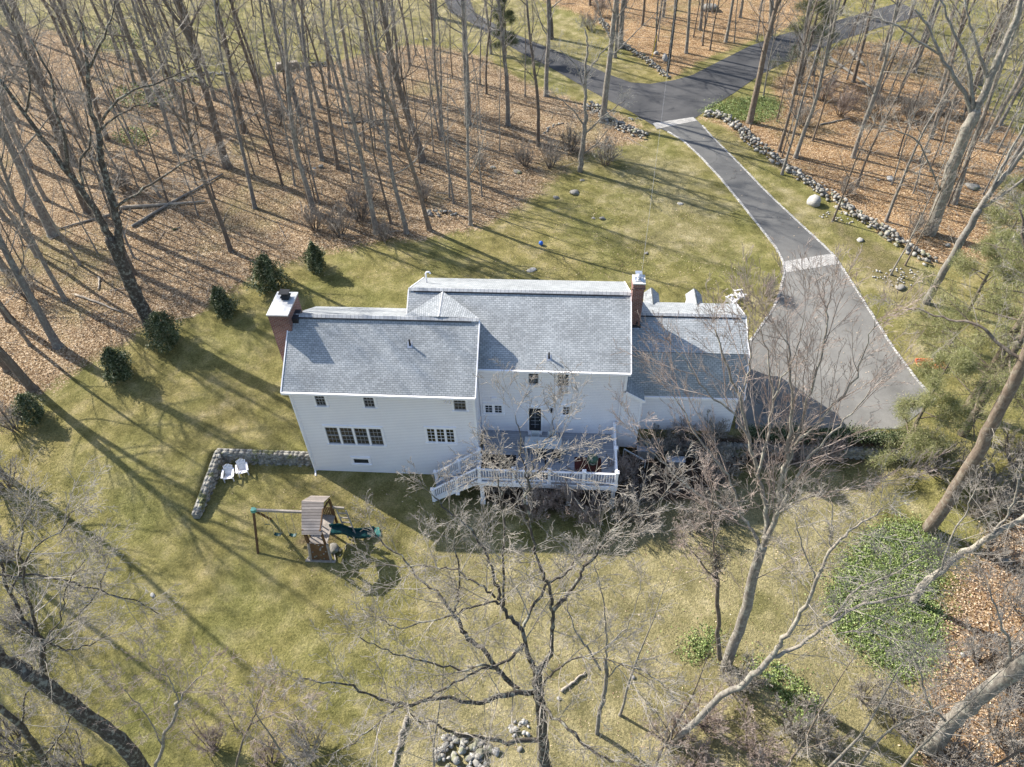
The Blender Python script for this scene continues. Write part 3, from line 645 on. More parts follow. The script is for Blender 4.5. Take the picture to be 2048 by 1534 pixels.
# chimneys
def chimney(label, x0, x1, y0, y1, z0, z1, capm, flare=0.04):
    b = MB(); c = [(x0, y0), (x1, y0), (x1, y1), (x0, y1)]
    for i in range(4):
        a, d = c[i], c[(i+1) % 4]; L = math.hypot(d[0]-a[0], d[1]-a[1])
        b.poly([(*a, z0), (*d, z0), (*d, z1), (*a, z1)], [(i*3, z0), (i*3+L, z0), (i*3+L, z1), (i*3, z1)])
    ch = b.build('chimney', MAT['brick'], H, label=label)
    k = MB().box(x0-flare, x1+flare, y0-flare, y1+flare, z1-.001, z1+.07).build('cap', capm, ch); return ch
zc1 = 8.72; c1 = [atz(532, 630, zc1+.07), atz(578, 631, zc1+.07), atz(595, 584, zc1+.07)]
x0, x1, y0, y1 = c1[0][0]+.04, c1[1][0]-.03, c1[0][1]+.04, c1[2][1]-.04
x1 = min(x1, -.03) if x1 < .3 else x1
ch = chimney('wide red brick chimney with a metal cap at the left gable', x0, x1, y0, y1, .5, zc1, MAT['capgrey'])
b = MB(); cx, cy = (x0+x1)/2+.06, y1-.45
b.box(cx-.17, cx+.17, cy-.15, cy+.15, zc1+.07, zc1+.20); b.hexa([(cx-.23, cy-.2, zc1+.2), (cx+.23, cy-.2, zc1+.2), (cx+.23, cy+.2, zc1+.2), (cx-.23, cy+.2, zc1+.2), (cx-.15, cy-.13, zc1+.3), (cx+.15, cy-.13, zc1+.3), (cx+.15, cy+.13, zc1+.3), (cx-.15, cy+.13, zc1+.3)])
b.box(cx-.13, cx+.13, cy-.11, cy+.11, zc1+.3, zc1+.42); b.box(cx-.24, cx+.24, cy-.2, cy+.2, zc1+.42, zc1+.46); b.build('flue_cap', MAT['black'], ch)
b = MB(); b.box(x1-.02, x1+.16, y0+.3, y0+.95, 7.35, 7.72); b.box(x1-.01, x1+.1, y0-.02, y0+.3, 7.1, 7.45); b.box(x1-.02, x1+.28, AY-.35, AY+.35, AR-.28, AR+.05); b.build('flashing', MAT['lead'], ch)
cx0, cx1, cy0, cy1, ct = MX1+.14, MX1+.68, 4.45, 5.1, 9.25
ch = chimney('tall slim brick chimney at the right end of the main ridge', cx0, cx1, cy0, cy1, 5.6, ct, MAT['concrete'], .03)
MB().box(cx0-.05, cx1+.05, cy0-.05, cy1+.05, ct-.3, ct-.22).build('corbel', MAT['brick'], ch)
fx, fy = (cx0+cx1)/2, (cy0+cy1)/2
b = MB().box(fx-.2, fx+.2, fy-.22, fy+.15, ct+.07, ct+.10); b.lathe((fx, fy, ct+.1), [(.08, 0), (.08, .16), (.15, .17), (.16, .2), (.05, .25), (.0, .26)], 14); b.build('flue_cap', MAT['galv'], ch)
b = MB().box(fx-.16, fx+.16, cy1-.12, cy1+.16, ct+.16, ct+.2); b.box(fx-.12, fx-.08, cy1-.08, cy1+.1, ct+.07, ct+.16); b.box(fx+.08, fx+.12, cy1-.08, cy1+.1, ct+.07, ct+.16); b.build('flue_cap', MAT['galv'], ch, label='flat metal flue cover at the back of the chimney')
MB().box(cx0+.05, cx1+.05, cy0-.06, cy0+.1, 6.45, 6.78).build('flashing', MAT['lead'], ch)

# ------------------------------------------------------------------ deck
D = thing('deck', 'raised grey deck with white railing and stair behind the house', 'deck', (8.8, -2, 0))
dxl, dxr = 8.93, 15.6; dyf = -1.75
MB().box(dxl, dxr, dyf, MY-.002, DK-.04, DK).build('deck_boards', MAT['deck'], D)
b = MB().box(dxl-.03, dxr+.03, dyf-.04, dyf, DK-.30, DK-.005); b.box(dxr, dxr+.04, dyf, MY-.01, DK-.30, DK-.005); b.box(dxl-.04, dxl, dyf, -.01, DK-.3, DK-.005); b.box(dxl+.05, dxr-.05, dyf+.25, dyf+.35, DK-.28, DK-.05)
b.build('fascia', MAT['white'], D)
b = MB()
for i in range(17): xx = dxl+.1+(dxr-dxl-.2)*i/16; b.box(xx-.02, xx+.02, dyf+.01, MY-.05, DK-.24, DK-.045)
b.build('joists', MAT['wood'], D)
for i in range(4):
    xx = dxl+.12+(dxr-dxl-.24)*i/3
    q = MB().box(xx-.09, xx+.09, dyf+.02, dyf+.20, -.2, DK-.301).box(xx-.125, xx+.125, dyf-.015, dyf+.235, -.2, .30).box(xx-.115, xx+.115, dyf-.005, dyf+.225, DK-.42, DK-.302); q.build('post', MAT['white'], D)
def newel(x, y, z0, h=.98): 
    b = MB().box(x-.07, x+.07, y-.07, y+.07, z0, z0+h); b.box(x-.1, x+.1, y-.1, y+.1, z0+h, z0+h+.035); b.hexa([(x-.08, y-.08, z0+h+.035), (x+.08, y-.08, z0+h+.035), (x+.08, y+.08, z0+h+.035), (x-.08, y+.08, z0+h+.035), (x-.01, y-.01, z0+h+.09), (x+.01, y-.01, z0+h+.09), (x+.01, y+.01, z0+h+.09), (x-.01, y+.01, z0+h+.09)])
    b.box(x-.1, x+.1, y-.1, y+.1, z0, z0+.1); return b
def rail(a, b_, h=.82, lo=.1):
    rl = MB(); bal = MB()
    a = np.array(a, float); b_ = np.array(b_, float); L = np.linalg.norm(b_-a); u = np.array([0, 0, 1.0])
    rl.bar(a+u*h, b_+u*h, .09, .05); rl.bar(a+u*lo, b_+u*lo, .05, .05); n = max(2, int(L/.125))
    for i in range(1, n): p = a+(b_-a)*i/n; bal.bar(p+u*(lo+.025), p+u*(h-.025), .035, .035, (0, 1, 0))
    w_ = rl.build('railing', MAT['white'], D); bal.build('balusters', MAT['white'], w_)
fr_ = [dxl+.05, 10.65, 12.35, 14.0, dxr-.05]
for x in fr_: newel(x, dyf+.08, DK-.02).build('newel_post', MAT['white'], D)
for a, c in zip(fr_[:-1], fr_[1:]): rail((a+.07, dyf+.08, DK), (c-.07, dyf+.08, DK))
for y in (-.15, MY-.15): newel(dxr-.05, y, DK-.02).build('newel_post', MAT['white'], D)
rail((dxr-.05, dyf+.15, DK), (dxr-.05, -.22, DK)); rail((dxr-.05, -.08, DK), (dxr-.05, MY-.22, DK))
# stair going down to the left along the wing wall
sy0, sy1 = dyf+.08, dyf+1.2; sx1 = dxl-.05; sx0 = 6.55; zb = .05
for y in (sy0, sy1):
    for k, x in enumerate((sx1 if y == sy1 else None, (sx0+sx1)/2+.1, sx0)):
        if x is None: continue
        z = zb+(DK-zb)*(x-sx0)/(sx1-sx0); newel(x, y, z-.35 if k else DK-.02, 1.25 if k else .98).build('newel_post', MAT['white'], D)
    rail((sx0, y, zb), (sx1, y, DK), .86, .2)
st = MB(); n = 10
for i in range(n):
    x1_ = sx1-(sx1-sx0)*i/n; x0_ = sx1-(sx1-sx0)*(i+1)/n; z = DK-(DK-zb)*(i+1)/(n+.0)+.0; st.box(x0_-.03, x1_, sy0+.05, sy1-.05, z-.03, z+.0); st.box(x1_-.02, x1_, sy0+.05, sy1-.05, z, z+(DK-zb)/n-.035)
st.build('treads', MAT['deck'], D)
b = MB()
for y in (sy0, sy1): b.hexa([(sx0, y-.02, zb-.1), (sx1, y-.02, DK-.34), (sx1, y+.02, DK-.34), (sx0, y+.02, zb-.1), (sx0, y-.02, zb+.16), (sx1, y-.02, DK-.02), (sx1, y+.02, DK-.02), (sx0, y+.02, zb+.16)])
b.build('stringer', MAT['white'], D)
# things on the deck
def deckpt(px, py, z=None): return atz(px, py, DK if z is None else z)
P = deckpt(1088, 893); tx, ty = P[0], -.05
t = thing('patio_table', 'long pale grey slatted dining table on the deck', 'table', (tx, ty, DK))
A = atz(1050, 873, DK+.66); B = atz(1123, 898, DK+.66); x0, x1, y1, y0 = A[0], B[0], A[1], B[1]
b = MB(); n = 9
for i in range(n): a = y0+(y1-y0)*i/n; b.box(x0, x1, a+.006, a+(y1-y0)/n-.006, DK+.63, DK+.66)
b.build('tabletop', MAT['grey_tbl'], t)
MB().box(x0+.05, x1-.05, y0+.04, y0+.08, DK+.57, DK+.628).box(x0+.05, x1-.05, y1-.08, y1-.04, DK+.57, DK+.628).box(x0+.05, x0+.09, y0+.08, y1-.08, DK+.57, DK+.628).box(x1-.09, x1-.05, y0+.08, y1-.08, DK+.57, DK+.628).build('apron', MAT['grey_tbl'], t)
for sx in (x0+.08, x1-.08):
    for sy in (y0+.07, y1-.07): MB().box(sx-.03, sx+.03, sy-.03, sy+.03, DK, DK+.57).build('leg', MAT['grey_tbl'], t)
def dchair(x, y, rz, label, mat):
    t = thing('deck_chair', label, 'chair', (x, y, DK), 'chairs round the deck table'); t['o_'] = [0.0, 0.0, 0.0]
    MB().box(-.2, .2, -.2, .2, .34, .375).build('seat', mat, t); MB().box(-.2, .2, .17, .2, .4, .78).build('backrest', mat, t)
    for sx in (-.18, .18):
        for sy in (-.18, .18): MB().box(sx-.018, sx+.018, sy-.018, sy+.018, 0, .34 if sy < 0 else .4).build('leg', mat, t)
    MB().box(-.215, -.18, -.2, .2, .52, .55).build('armrest', mat, t); MB().box(.18, .215, -.2, .2, .52, .55).build('armrest', mat, t)
    t.rotation_euler = (0, 0, rz); return t
dchair(x0+(x1-x0)*.27, y1+.12, 0, 'pale chair tucked behind the deck table on its left half, house side', MAT['grey_tbl'])
dchair(x0+(x1-x0)*.73, y1+.12, 0, 'pale chair tucked behind the deck table on its right half, house side', MAT['grey_tbl'])
dchair(x1+.15, (y0+y1)/2, -math.pi/2, 'pale chair at the right end of the deck table', MAT['grey_tbl'])
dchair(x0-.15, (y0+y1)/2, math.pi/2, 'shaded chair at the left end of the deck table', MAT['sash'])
dchair(x0+(x1-x0)*.48, y0-.12, math.pi, 'black chair on the railing side of the deck table, left of the pole', MAT['black'])
dchair(x0+(x1-x0)*.86, y0-.12, math.pi, 'black chair on the railing side of the deck table, right of the pole', MAT['black'])
P = deckpt(1091, 945); um = thing('closed_umbrella', 'closed dark patio umbrella on a black pole by the railing', 'umbrella', (12.15, -1.2, DK))
MB().lathe((12.15, -1.2, DK), [(.25, 0), (.25, .05), (.05, .1)], 16).build('base', MAT['black'], um)
MB().tube([(12.15, -1.2, DK+.1), (12.15, -1.2, DK+1.9)], .022, 8).build('pole', MAT['black'], um)
MB().tube([(12.15, -1.2, DK+.9), (12.15, -1.2, DK+1.2), (12.15, -1.2, DK+1.75), (12.15, -1.2, DK+1.95)], [.045, .04, .035, .01], 8).build('canopy', MAT['black'], um)
def flat(name, label, cat, px0, py0, px1, py1, mat, t=.012):
    A = deckpt(px0, py0); B = deckpt(px1, py1); o = MB().box(A[0], B[0], B[1], A[1], DK+.002, DK+t); q = o.build(name, mat); tag(q, label, cat); return q
flat('rug', 'black rug on the deck beside the top of the stair', 'rug', 965, 908, 1030, 940, MAT['rug_black'])
flat('grill_mat', 'dark red mat lying under the green grill', 'mat', 1149, 914, 1203, 944, MAT['rug_red'])
P = deckpt(1184, 934); k = thing('kamado_grill', 'green egg-shaped ceramic grill on a dark red mat', 'grill', (P[0], P[1], DK+.013))
prof = [(.12, .28), (.2, .34), (.26, .45), (.285, .56)]; MB().lathe((P[0], P[1], DK), prof, 22).build('bowl', MAT['kamado'], k, smooth=True)
MB().lathe((P[0], P[1], DK), [(.287, .565), (.275, .66), (.22, .77), (.13, .84), (.06, .865), (.055, .93), (.03, .94)], 22).build('lid', MAT['kamado'], k, smooth=True)
b = MB()
for i in range(4): a = math.pi/4+i*math.pi/2; b.tube([(P[0]+.3*math.cos(a), P[1]+.3*math.sin(a), DK+.014), (P[0]+.24*math.cos(a), P[1]+.24*math.sin(a), DK+.42)], .018, 6)
b.build('stand', MAT['black'], k); MB().lathe((P[0], P[1], DK), [(.292, .545), (.295, .56), (.292, .575)], 22).build('band', MAT['black'], k)
MB().tube([(P[0]-.12, P[1]-.3, DK+.62), (P[0], P[1]-.36, DK+.63), (P[0]+.12, P[1]-.3, DK+.62)], .016, 6).build('handle', MAT['wood'], k)
# taupe storage cabinet and pale lidded box behind the deck
z = .9
A = atz(1268, 843, 1.35); B = atz(1300, 858, .85)
bb = thing('storage_bench', 'taupe storage bench against the garage wall beside the lean-to', 'storage box', (16.9, 1.4, .5))
MB().box(16.85, 17.75, 1.15, 1.75, .45, 1.12).build('body', MAT['tan_box'], bb); MB().box(16.8, 17.8, 1.08, 1.8, 1.121, 1.20).build('lid', MAT['sash'], bb)
P = gp(1353, 925); bx = thing('lidded_bin', 'pale grey plastic bin with a rounded lid among the bare shrubs', 'bin', P)
A = atz(1334, 911, P[2]+.55); B = atz(1372, 924, P[2]+.55); x0, x1, y1, y0 = A[0], B[0], A[1], B[1]
def rrect(x0, x1, y0, y1, r, z):
    o = []
    for cx, cy, a0 in ((x1-r, y1-r, 0), (x0+r, y1-r, 90), (x0+r, y0+r, 180), (x1-r, y0+r, 270)):
        for k in range(4): a = R(a0+k*30); o.append((cx+r*math.cos(a), cy+r*math.sin(a), z))
    return o
def prism(b, rings):
    n = len(rings[0])
    for A_, B_ in zip(rings[:-1], rings[1:]):
        for i in range(n): j = (i+1) % n; b.poly([A_[i], A_[j], B_[j], B_[i]])
    b.poly(rings[-1]); b.poly(rings[0][::-1]); return b
prism(MB(), [rrect(x0+.05, x1-.05, y0+.05, y1-.05, .06, P[2]-.05), rrect(x0+.02, x1-.02, y0+.02, y1-.02, .07, P[2]+.48)]).build('body', MAT['tan_box'], bx)
prism(MB(), [rrect(x0, x1, y0, y1, .08, P[2]+.481), rrect(x0, x1, y0, y1, .08, P[2]+.53), rrect(x0+.05, x1-.05, y0+.04, y1-.04, .07, P[2]+.57)]).build('lid', MAT['cream_box'], bx)
# grey handrail of the path behind the deck
A = atz(1248, 898, 1.3); B = atz(1291, 922, .75); t = thing('handrail', 'sloping grey handrail beside the deck posts', 'handrail', (A[0], A[1], .6))
MB().bar(A, B, .06, .06).build('rail', MAT['grey_tbl'], t)
for q in (A, B): MB().bar((q[0], q[1], .2), (q[0], q[1], q[2]-.02), .05, .05, (0, 1, 0)).build('post', MAT['grey_tbl'], t)
# ------------------------------------------------------------------ rocks, walls
import bmesh
def ico(sub):
    bm = bmesh.new(); bmesh.ops.create_icosphere(bm, subdivisions=sub, radius=1.0)
    v = np.array([q.co[:] for q in bm.verts]); f = np.array([[w.index for w in q.verts] for q in bm.faces]); bm.free(); return v, f
ICO = {1: ico(1), 2: ico(2), 3: ico(3)}
nr = np.random.RandomState(11)
def rockV(sub, nplanes=8, rough=.03):
    v, f = ICO[sub]; n = nr.normal(size=(nplanes, 3)); n /= np.linalg.norm(n, axis=1)[:, None]; d = nr.uniform(.48, .92, nplanes)
    dot = v @ n.T; r = np.where(dot > .05, d/np.maximum(dot, .05), 9).min(1); r = np.minimum(r, 1.0)
    return v*(r*(1+nr.uniform(-rough, rough, len(v))))[:, None], f
def rotz(a): c, s = math.cos(a), math.sin(a); return np.array([[c, -s, 0], [s, c, 0], [0, 0, 1]])
def rockpile(name, centers, mat, parent=None, sub=1):
    """centers: list of (x, y, z, sx, sy, sz, rot)"""
    Vs, Fs, n = [], [], 0
    for (x, y, z, sx, sy, sz, ro) in centers:
        v, f = rockV(sub); v = (v*np.array([sx, sy, sz])) @ rotz(ro).T + np.array([x, y, z]); Vs.append(v); Fs.append(f+n); n += len(v)
    return npmesh(name, np.concatenate(Vs), np.concatenate(Fs), mat, parent)
def stonewall(pix, label, w=.75, h=.6, size=.2, dens=1.0, group=None, mat='stone', name='stone_wall'):
    P = gps(pix); C = []; rg = random.Random(len(pix)*7+int(pix[0][0]))
    for a, c in zip(P[:-1], P[1:]):
        d = (c-a)[:2]; L = np.linalg.norm(d); d = d/L; n = np.array([-d[1], d[0]]); k = int(L/(size*1.25)*dens)+1
        for i in range(k):
            for j in range(max(2, int(w/(size*1.3)))):
                for l in range(max(1, int(h/(size*1.0)))):
                    t = (i+rg.random())/k; hf = 1-.32*l*size/h*1.0
                    o = (rg.random()-.5)*w*hf; q = a[:2]*(1-t)+c[:2]*t+n*o; s = size*rg.choice([rg.uniform(.6, 1.1), rg.uniform(.9, 1.6)])
                    C.append((q[0], q[1], hz(*q)+size*(.3+l*.9)*rg.uniform(.85, 1.1), s*.72, s*.55, s*.45, math.atan2(d[1], d[0])+rg.uniform(-.6, .6)))
    return tag(rockpile(name, C, MAT[mat]), label, 'stone wall', group)
stonewall([(1408, 229), (1440, 233), (1468, 248), (1495, 278), (1540, 312), (1590, 348), (1650, 388), (1700, 424), (1750, 455), (1800, 488), (1862, 528)], 'long tumbled fieldstone wall running beside the right edge of the driveway', 1.05, .75, .27, 1.25)
stonewall([(1172, 210), (1195, 222), (1215, 243), (1250, 260), (1292, 274)], 'short collapsed stone wall just left of the upper cobbled strip', 1.1, .5, .24)
stonewall([(1200, 40), (1218, 62), (1250, 95), (1290, 120), (1336, 156)], 'stone wall along the far side of the road beneath the utility pole', .7, .5, .22)
stonewall([(350, 165), (395, 150), (435, 148), (470, 152)], 'mossy low stone wall at the edge of the upper lawn, left of the log pile', .8, .45, .24)
stonewall([(555, 135), (600, 133), (660, 132)], 'pale stacked stone wall behind the log pile', .7, .5, .24)
stonewall([(1085, 268), (1105, 252), (1125, 246)], 'little row of stones in the leaves below the collapsed wall', .3, .2, .16, .6)
# mortared retaining wall with the white chairs in its corner
def rwall(a, c, ztop0, ztop1, w, label, facing, side=-1):
    """wall body with stones set in the face and along the top; a, c: xy of the exposed face line"""
    a = np.array(a, float); c = np.array(c, float); d = c-a; L = np.linalg.norm(d); d /= L; n = np.array([-d[1], d[0]])*side; C = []
    t = thing('retaining_wall', label, 'stone wall', (a[0], a[1], 0)); b = MB(); k = 14
    for i in range(k):
        t0, t1 = i/k, (i+1)/k; p0, p1 = a+d*L*t0, a+d*L*t1; z0, z1 = ztop0+(ztop1-ztop0)*t0-.05, ztop0+(ztop1-ztop0)*t1-.05
        q0, q1 = p0+n*w, p1+n*w; s0, s1 = p0+n*.04, p1+n*.04; ring = [s0, s1, q1, q0] if side > 0 else [q0, q1, s1, s0]
        zz = {0: z0, 1: z1}; zs = ([z0, z1, z1, z0])
        b.hexa([(*q, -.3) for q in ring]+[(*q, z) for q, z in zip(ring, zs)])
    b.build('core', MAT['stonew'], t)
    rg = random.Random(3); x = 0
    zb = min(hz(*(a-n*.3)), hz(*(c-n*.3)))
    y = zb-.1
    while y < max(ztop0, ztop1):
        x = 0; rh = rg.uniform(.12, .2)
        while x < L:
            wd = rg.uniform(.18, .42); q = a+d*(x+wd/2)+n*.05; zt = ztop0+(ztop1-ztop0)*(x/L)
            if y+rh < zt+.02: C.append((q[0], q[1], y+rh/2+rg.uniform(-.02, .02), wd*.56, .13, rh*.62, math.atan2(d[1], d[0])+rg.uniform(-.08, .08)))
            x += wd
        y += rh
    rockpile('face_stones', C, MAT['stonew'], t); C = []; x = 0
    while x < L:
        wd = rg.uniform(.2, .38)
        for o in (.28, .72):
            q = a+d*(x+wd/2)+n*w*o; zt = ztop0+(ztop1-ztop0)*(x/L); C.append((q[0], q[1], zt-.03, wd*.6, w*.30, .05+rg.uniform(0, .02), math.atan2(d[1], d[0])+rg.uniform(-.2, .2)))
        x += wd
    rockpile('cap_stones', C, MAT['stonew'], t); return t
CI = atz(436, 915, .86); CE = atz(396, 1028, .42)
rwall((CI[0]-.3, .22), (-.06, .22), .86, .84, .38, 'stone retaining wall running from the house corner to the white lawn chairs', 0, 1)
rwall((CE[0], CE[1]), (CI[0], .25), .42, .86, .36, 'mossy stone wall arm sloping down from the corner toward the swing set side', 0, 1)
b = MB()
yr = 1.42
rwall((16.9, yr), (30.6, yr), 1.42, 1.42, .45, 'low stone retaining wall under the hedge at the foot of the parking area', 0, 1)
# ------- boulders: (px, py, width px, squash, label)
BO = [(1626, 408, 36, .8, 'large pale grey boulder between the driveway and the long stone wall', 'pale_stone'),
 (1149, 387, 24, .45, 'larger of two flat grey boulders at the lawn edge', 'stone'), (1113, 396, 17, .45, 'smaller of two flat grey boulders at the lawn edge', 'stone'),
 (1204, 438, 15, .55, 'round grey boulder on the lawn below the two flat ones', 'stone'), (1187, 437, 9, .4, 'small flat stone just left of the round grey lawn boulder', 'stone'),
 (1293, 507, 13, .35, 'flat grey stone on the lawn above the tall slim chimney', 'stone'), (1361, 408, 14, .3, 'pale flat stone on the lawn left of the driveway', 'pale_stone'),
 (1720, 481, 18, .5, 'pale boulder on bare soil beside the long stone wall', 'pale_stone'), (1063, 541, 22, .18, 'flat grey rock in the lawn behind the main roof ridge', 'pale_stone'),
 (642, 335, 14, .7, 'dark round boulder among leaves on the wooded slope', 'stone'), (628, 337, 9, .3, 'pale flat stone beside the dark round boulder', 'pale_stone'),
 (1780, 358, 22, .35, 'pale flat boulder in the orange leaves right of the long wall', 'pale_stone'), (1756, 361, 9, .5, 'small stone beside the pale flat boulder in orange leaves', 'stone'),
 (1855, 304, 16, .4, 'brownish flat boulder in the leaves near the largest beech', 'stone'), (1943, 376, 34, .35, 'wide low grey boulder behind the two largest trunks on the right', 'stone'),
 (1895, 491, 18, .4, 'grey boulder in leaves at the foot of the biggest right-hand trunk', 'stone'), (1421, 20, 42, .4, 'large mossy boulder in the woods above the road', 'stone'),
 (1330, 120, 22, .9, 'tall pale rock beside the utility pole', 'pale_stone'), (1312, 108, 14, .7, 'smaller pale rock left of the utility pole', 'pale_stone'),
 (992, 1505, 24, .8, 'big pale boulder at the bottom edge beside the rubble pile', 'pale_stone'), (1040, 1498, 17, .7, 'brown-grey boulder right of the big pale one by the rubble', 'stone'),
 (1800, 577, 24, .5, 'dark grey rock among pale chips by the pine', 'stone'), (1164, 361, 11, .4, 'small dark stone at the foot of the pale spreading tree', 'stone'),
 (853, 79, 9, .6, 'pale stone at the edge of the upper lawn', 'pale_stone'), (987, 21, 12, .5, 'grey stone in the grass across the far road', 'stone'),
 (1035, 344, 22, .3, 'mossy flat stone in the leaves on the right of the woods', 'stonew'), (986, 335, 16, .3, 'flat stone under the leaves left of the mossy one', 'stone'),
 (1265, 24+1330, 14, .6, 'pale stone in dry grass right of the large front tree', 'pale_stone'), (1118, 1398, 12, .6, 'pale stone in the grass close to the front tree trunk', 'pale_stone'),
 (306, 1190, 14, .35, 'pale flat rock in a mossy patch of the lower lawn', 'pale_stone'), (780, 1504, 9, .7, 'small pale stone in dry grass near the pale fallen pole', 'pale_stone'),
 (2010, 1118, 26, .6, 'grey boulder in the leaves at the right edge', 'stone'), (1925, 1310, 14, .6, 'pale rock at the edge of the lower right leaves', 'pale_stone')]
for (px, py, w, sq, lab, mt) in BO:
    P = gp(px, py); r = w/2/FPX*depth(P); v, f = rockV(2, 12, .02); v = v*np.array([r*1.05, r*.85, r*max(sq, .3)]); ro = nr.uniform(0, 6)
    v = v @ rotz(ro).T + np.array([0, 0, r*sq*.35]); o = npmesh('boulder', v, f, MAT[mt]); o.location = tuple(P); tag(o, lab, 'boulder')
# clusters
def rubble(px, py, wx, wy, n, s0, s1, label, mt='stone', name='rubble_pile', cat='stone pile'):
    P = gp(px, py); dp = depth(P)/FPX; C = []
    for i in range(n):
        a = nr.uniform(0, 6.28); rr = math.sqrt(nr.uniform(0, 1)); x = P[0]+rr*math.cos(a)*wx*dp; y = P[1]+rr*math.sin(a)*wy*dp*1.3; s = nr.uniform(s0, s1)
        C.append((x, y, hz(x, y)+s*.25+(1-rr)*s1*.8*nr.random_sample(), s*.7, s*.55, s*.45, nr.uniform(0, 6)))
    return tag(rockpile(name, C, MAT[mt], sub=1), label, cat)
rubble(925, 1508, 62, 34, 90, .12, .36, 'heap of pale fieldstones at the bottom edge left of the front tree')
rubble(1040, 1458, 26, 12, 16, .10, .25, 'scattered pale stones in dry grass behind the big pale boulder', 'pale_stone')
rubble(880, 428, 36, 9, 26, .12, .32, 'loose row of round stones at the woodland edge between three trunks')
rubble(1800, 555, 60, 26, 60, .06, .16, 'pale stone chips scattered beside the parking area near the pine', 'pale_stone')
rubble(1680, 435, 40, 20, 36, .06, .16, 'small pale stones strewn at the foot of the long stone wall', 'pale_stone')
rubble(1266, 240, 22, 6, 12, .08, .2, 'white scraps of stone beside the upper cobbled strip', 'pale_stone')
# log pile, fallen logs
def logs(label, px0, py0, px1, py1, r, mat='log', z=.0, name='fallen_log'):
    A = gp(px0, py0); B = gp(px1, py1); b = MB(); n = 9; pts = []
    for i in range(n+1):
        t = i/n; q = A*(1-t)+B*t; pts.append((q[0]+nr.uniform(-.05, .05), q[1]+nr.uniform(-.05, .05), hz(q[0], q[1])+r*.9+z))
    b.tube(pts, [r*(1-.45*i/n) for i in range(n+1)], 8); return tag(b.build(name, MAT[mat], smooth=True), label, 'log')
t = thing('log_pile', 'pile of cut firewood logs at the edge of the upper lawn', 'log pile', gp(575, 138))
A = gp(552, 140); B = gp(600, 134); dv = (B-A)/np.linalg.norm(B-A); nv = np.array([-dv[1], dv[0], 0]); b = []
for l in range(3):
    for i in range(16-l):
        q = A+dv*((i+.5+l*.5)*np.linalg.norm(B-A)/16); q[2] = hz(q[0], q[1])+.13+l*.2; MB().tube([q-nv*.3, q+nv*.3], .11, 8).build('log', MAT['log'], t, smooth=False)
logs('long bleached fallen log across the leaves left of the woods centre', 238, 418, 412, 405, .13)
logs('fallen log angled behind the bleached log', 265, 455, 445, 350, .12, 'bark')
logs('thin fallen trunk leading into the big lichened tree', 240, 425, 100, 465, .09, 'bark')
logs('fallen branch lying between the left trunks and the lawn', 150, 590, 245, 625, .08)
logs('short upright-looking log in the leaves left of the big trunk', 199, 555, 198, 580, .07)
logs('fallen log in the middle of the woods', 690, 247, 770, 242, .1, 'bark')
logs('pale fallen trunk in the orange leaves right of the road', 1655, 115, 1745, 180, .15, 'bark_pale')
logs('broken pale log end beside the pale fallen trunk', 1700, 105, 1726, 134, .2, 'bark_pale')
logs('thin dark fallen branch in the orange leaves', 1640, 250, 1700, 238, .07, 'bark')
logs('short mossy green log in the leaves', 346, 461, 360, 456, .07, 'stonew')
logs('straight pale fallen pole lying in the dry grass at the bottom edge', 813, 1432, 784, 1545, .09, 'bark_pale', name='fallen_pole')
logs('short pale branch on the grass right of the front tree', 1122, 1385, 1170, 1346, .07, 'log')
# utility pole
P = gp(1335, 145); t = thing('utility_pole', 'dark slender utility pole behind the stone wall above the road', 'utility pole', P)
MB().tube([P-np.array([0, 0, .2]), P+np.array([0.0, 0, 10.5])], [.16, .11], 10).build('pole', MAT['bark_dark'], t)
MB().box(P[0]-.9, P[0]+.9, P[1]-.06, P[1]+.06, P[2]+9.7, P[2]+9.85).build('crossarm', MAT['bark_dark'], t)
MB().tube([P+np.array([.16, .2, 1.0]), P+np.array([.16, .2, 4])], .03, 6).build('conduit', MAT['galv'], t)
# overhead service wire to the house
E_ = np.array([MX1+.15, MY+.6, 6.2]); S_ = P+np.array([0, 0, 9.0]); pts = []
for i in range(25): s = i/24; q = S_*(1-s)+E_*s; q[2] -= 1.6*4*s*(1-s)*.5; pts.append(q)
tag(MB().tube(pts, .006, 4).build('overhead_wire', MAT['sash']), 'thin overhead service wire from the utility pole to the house', 'wire')
# yellow guy marker
Q = gp(1303, 118); tag(MB().tube([Q, Q+np.array([.25, 0, 2.2])], .03, 6).build('marker_post', simple('yellow_plastic', (.7, .5, .03), .5)), 'thin yellow guy-wire guard left of the utility pole', 'marker')
# blue ball
P = gp(1082, 490); tag(MB().lathe((P[0], P[1], P[2]), [(.02, .0), (.11, .04), (.155, .12), (.16, .16), (.13, .25), (.05, .31), (.0, .32)], 16).build('play_ball', MAT['blue'], smooth=True), 'small blue play ball on the lawn behind the house', 'ball')

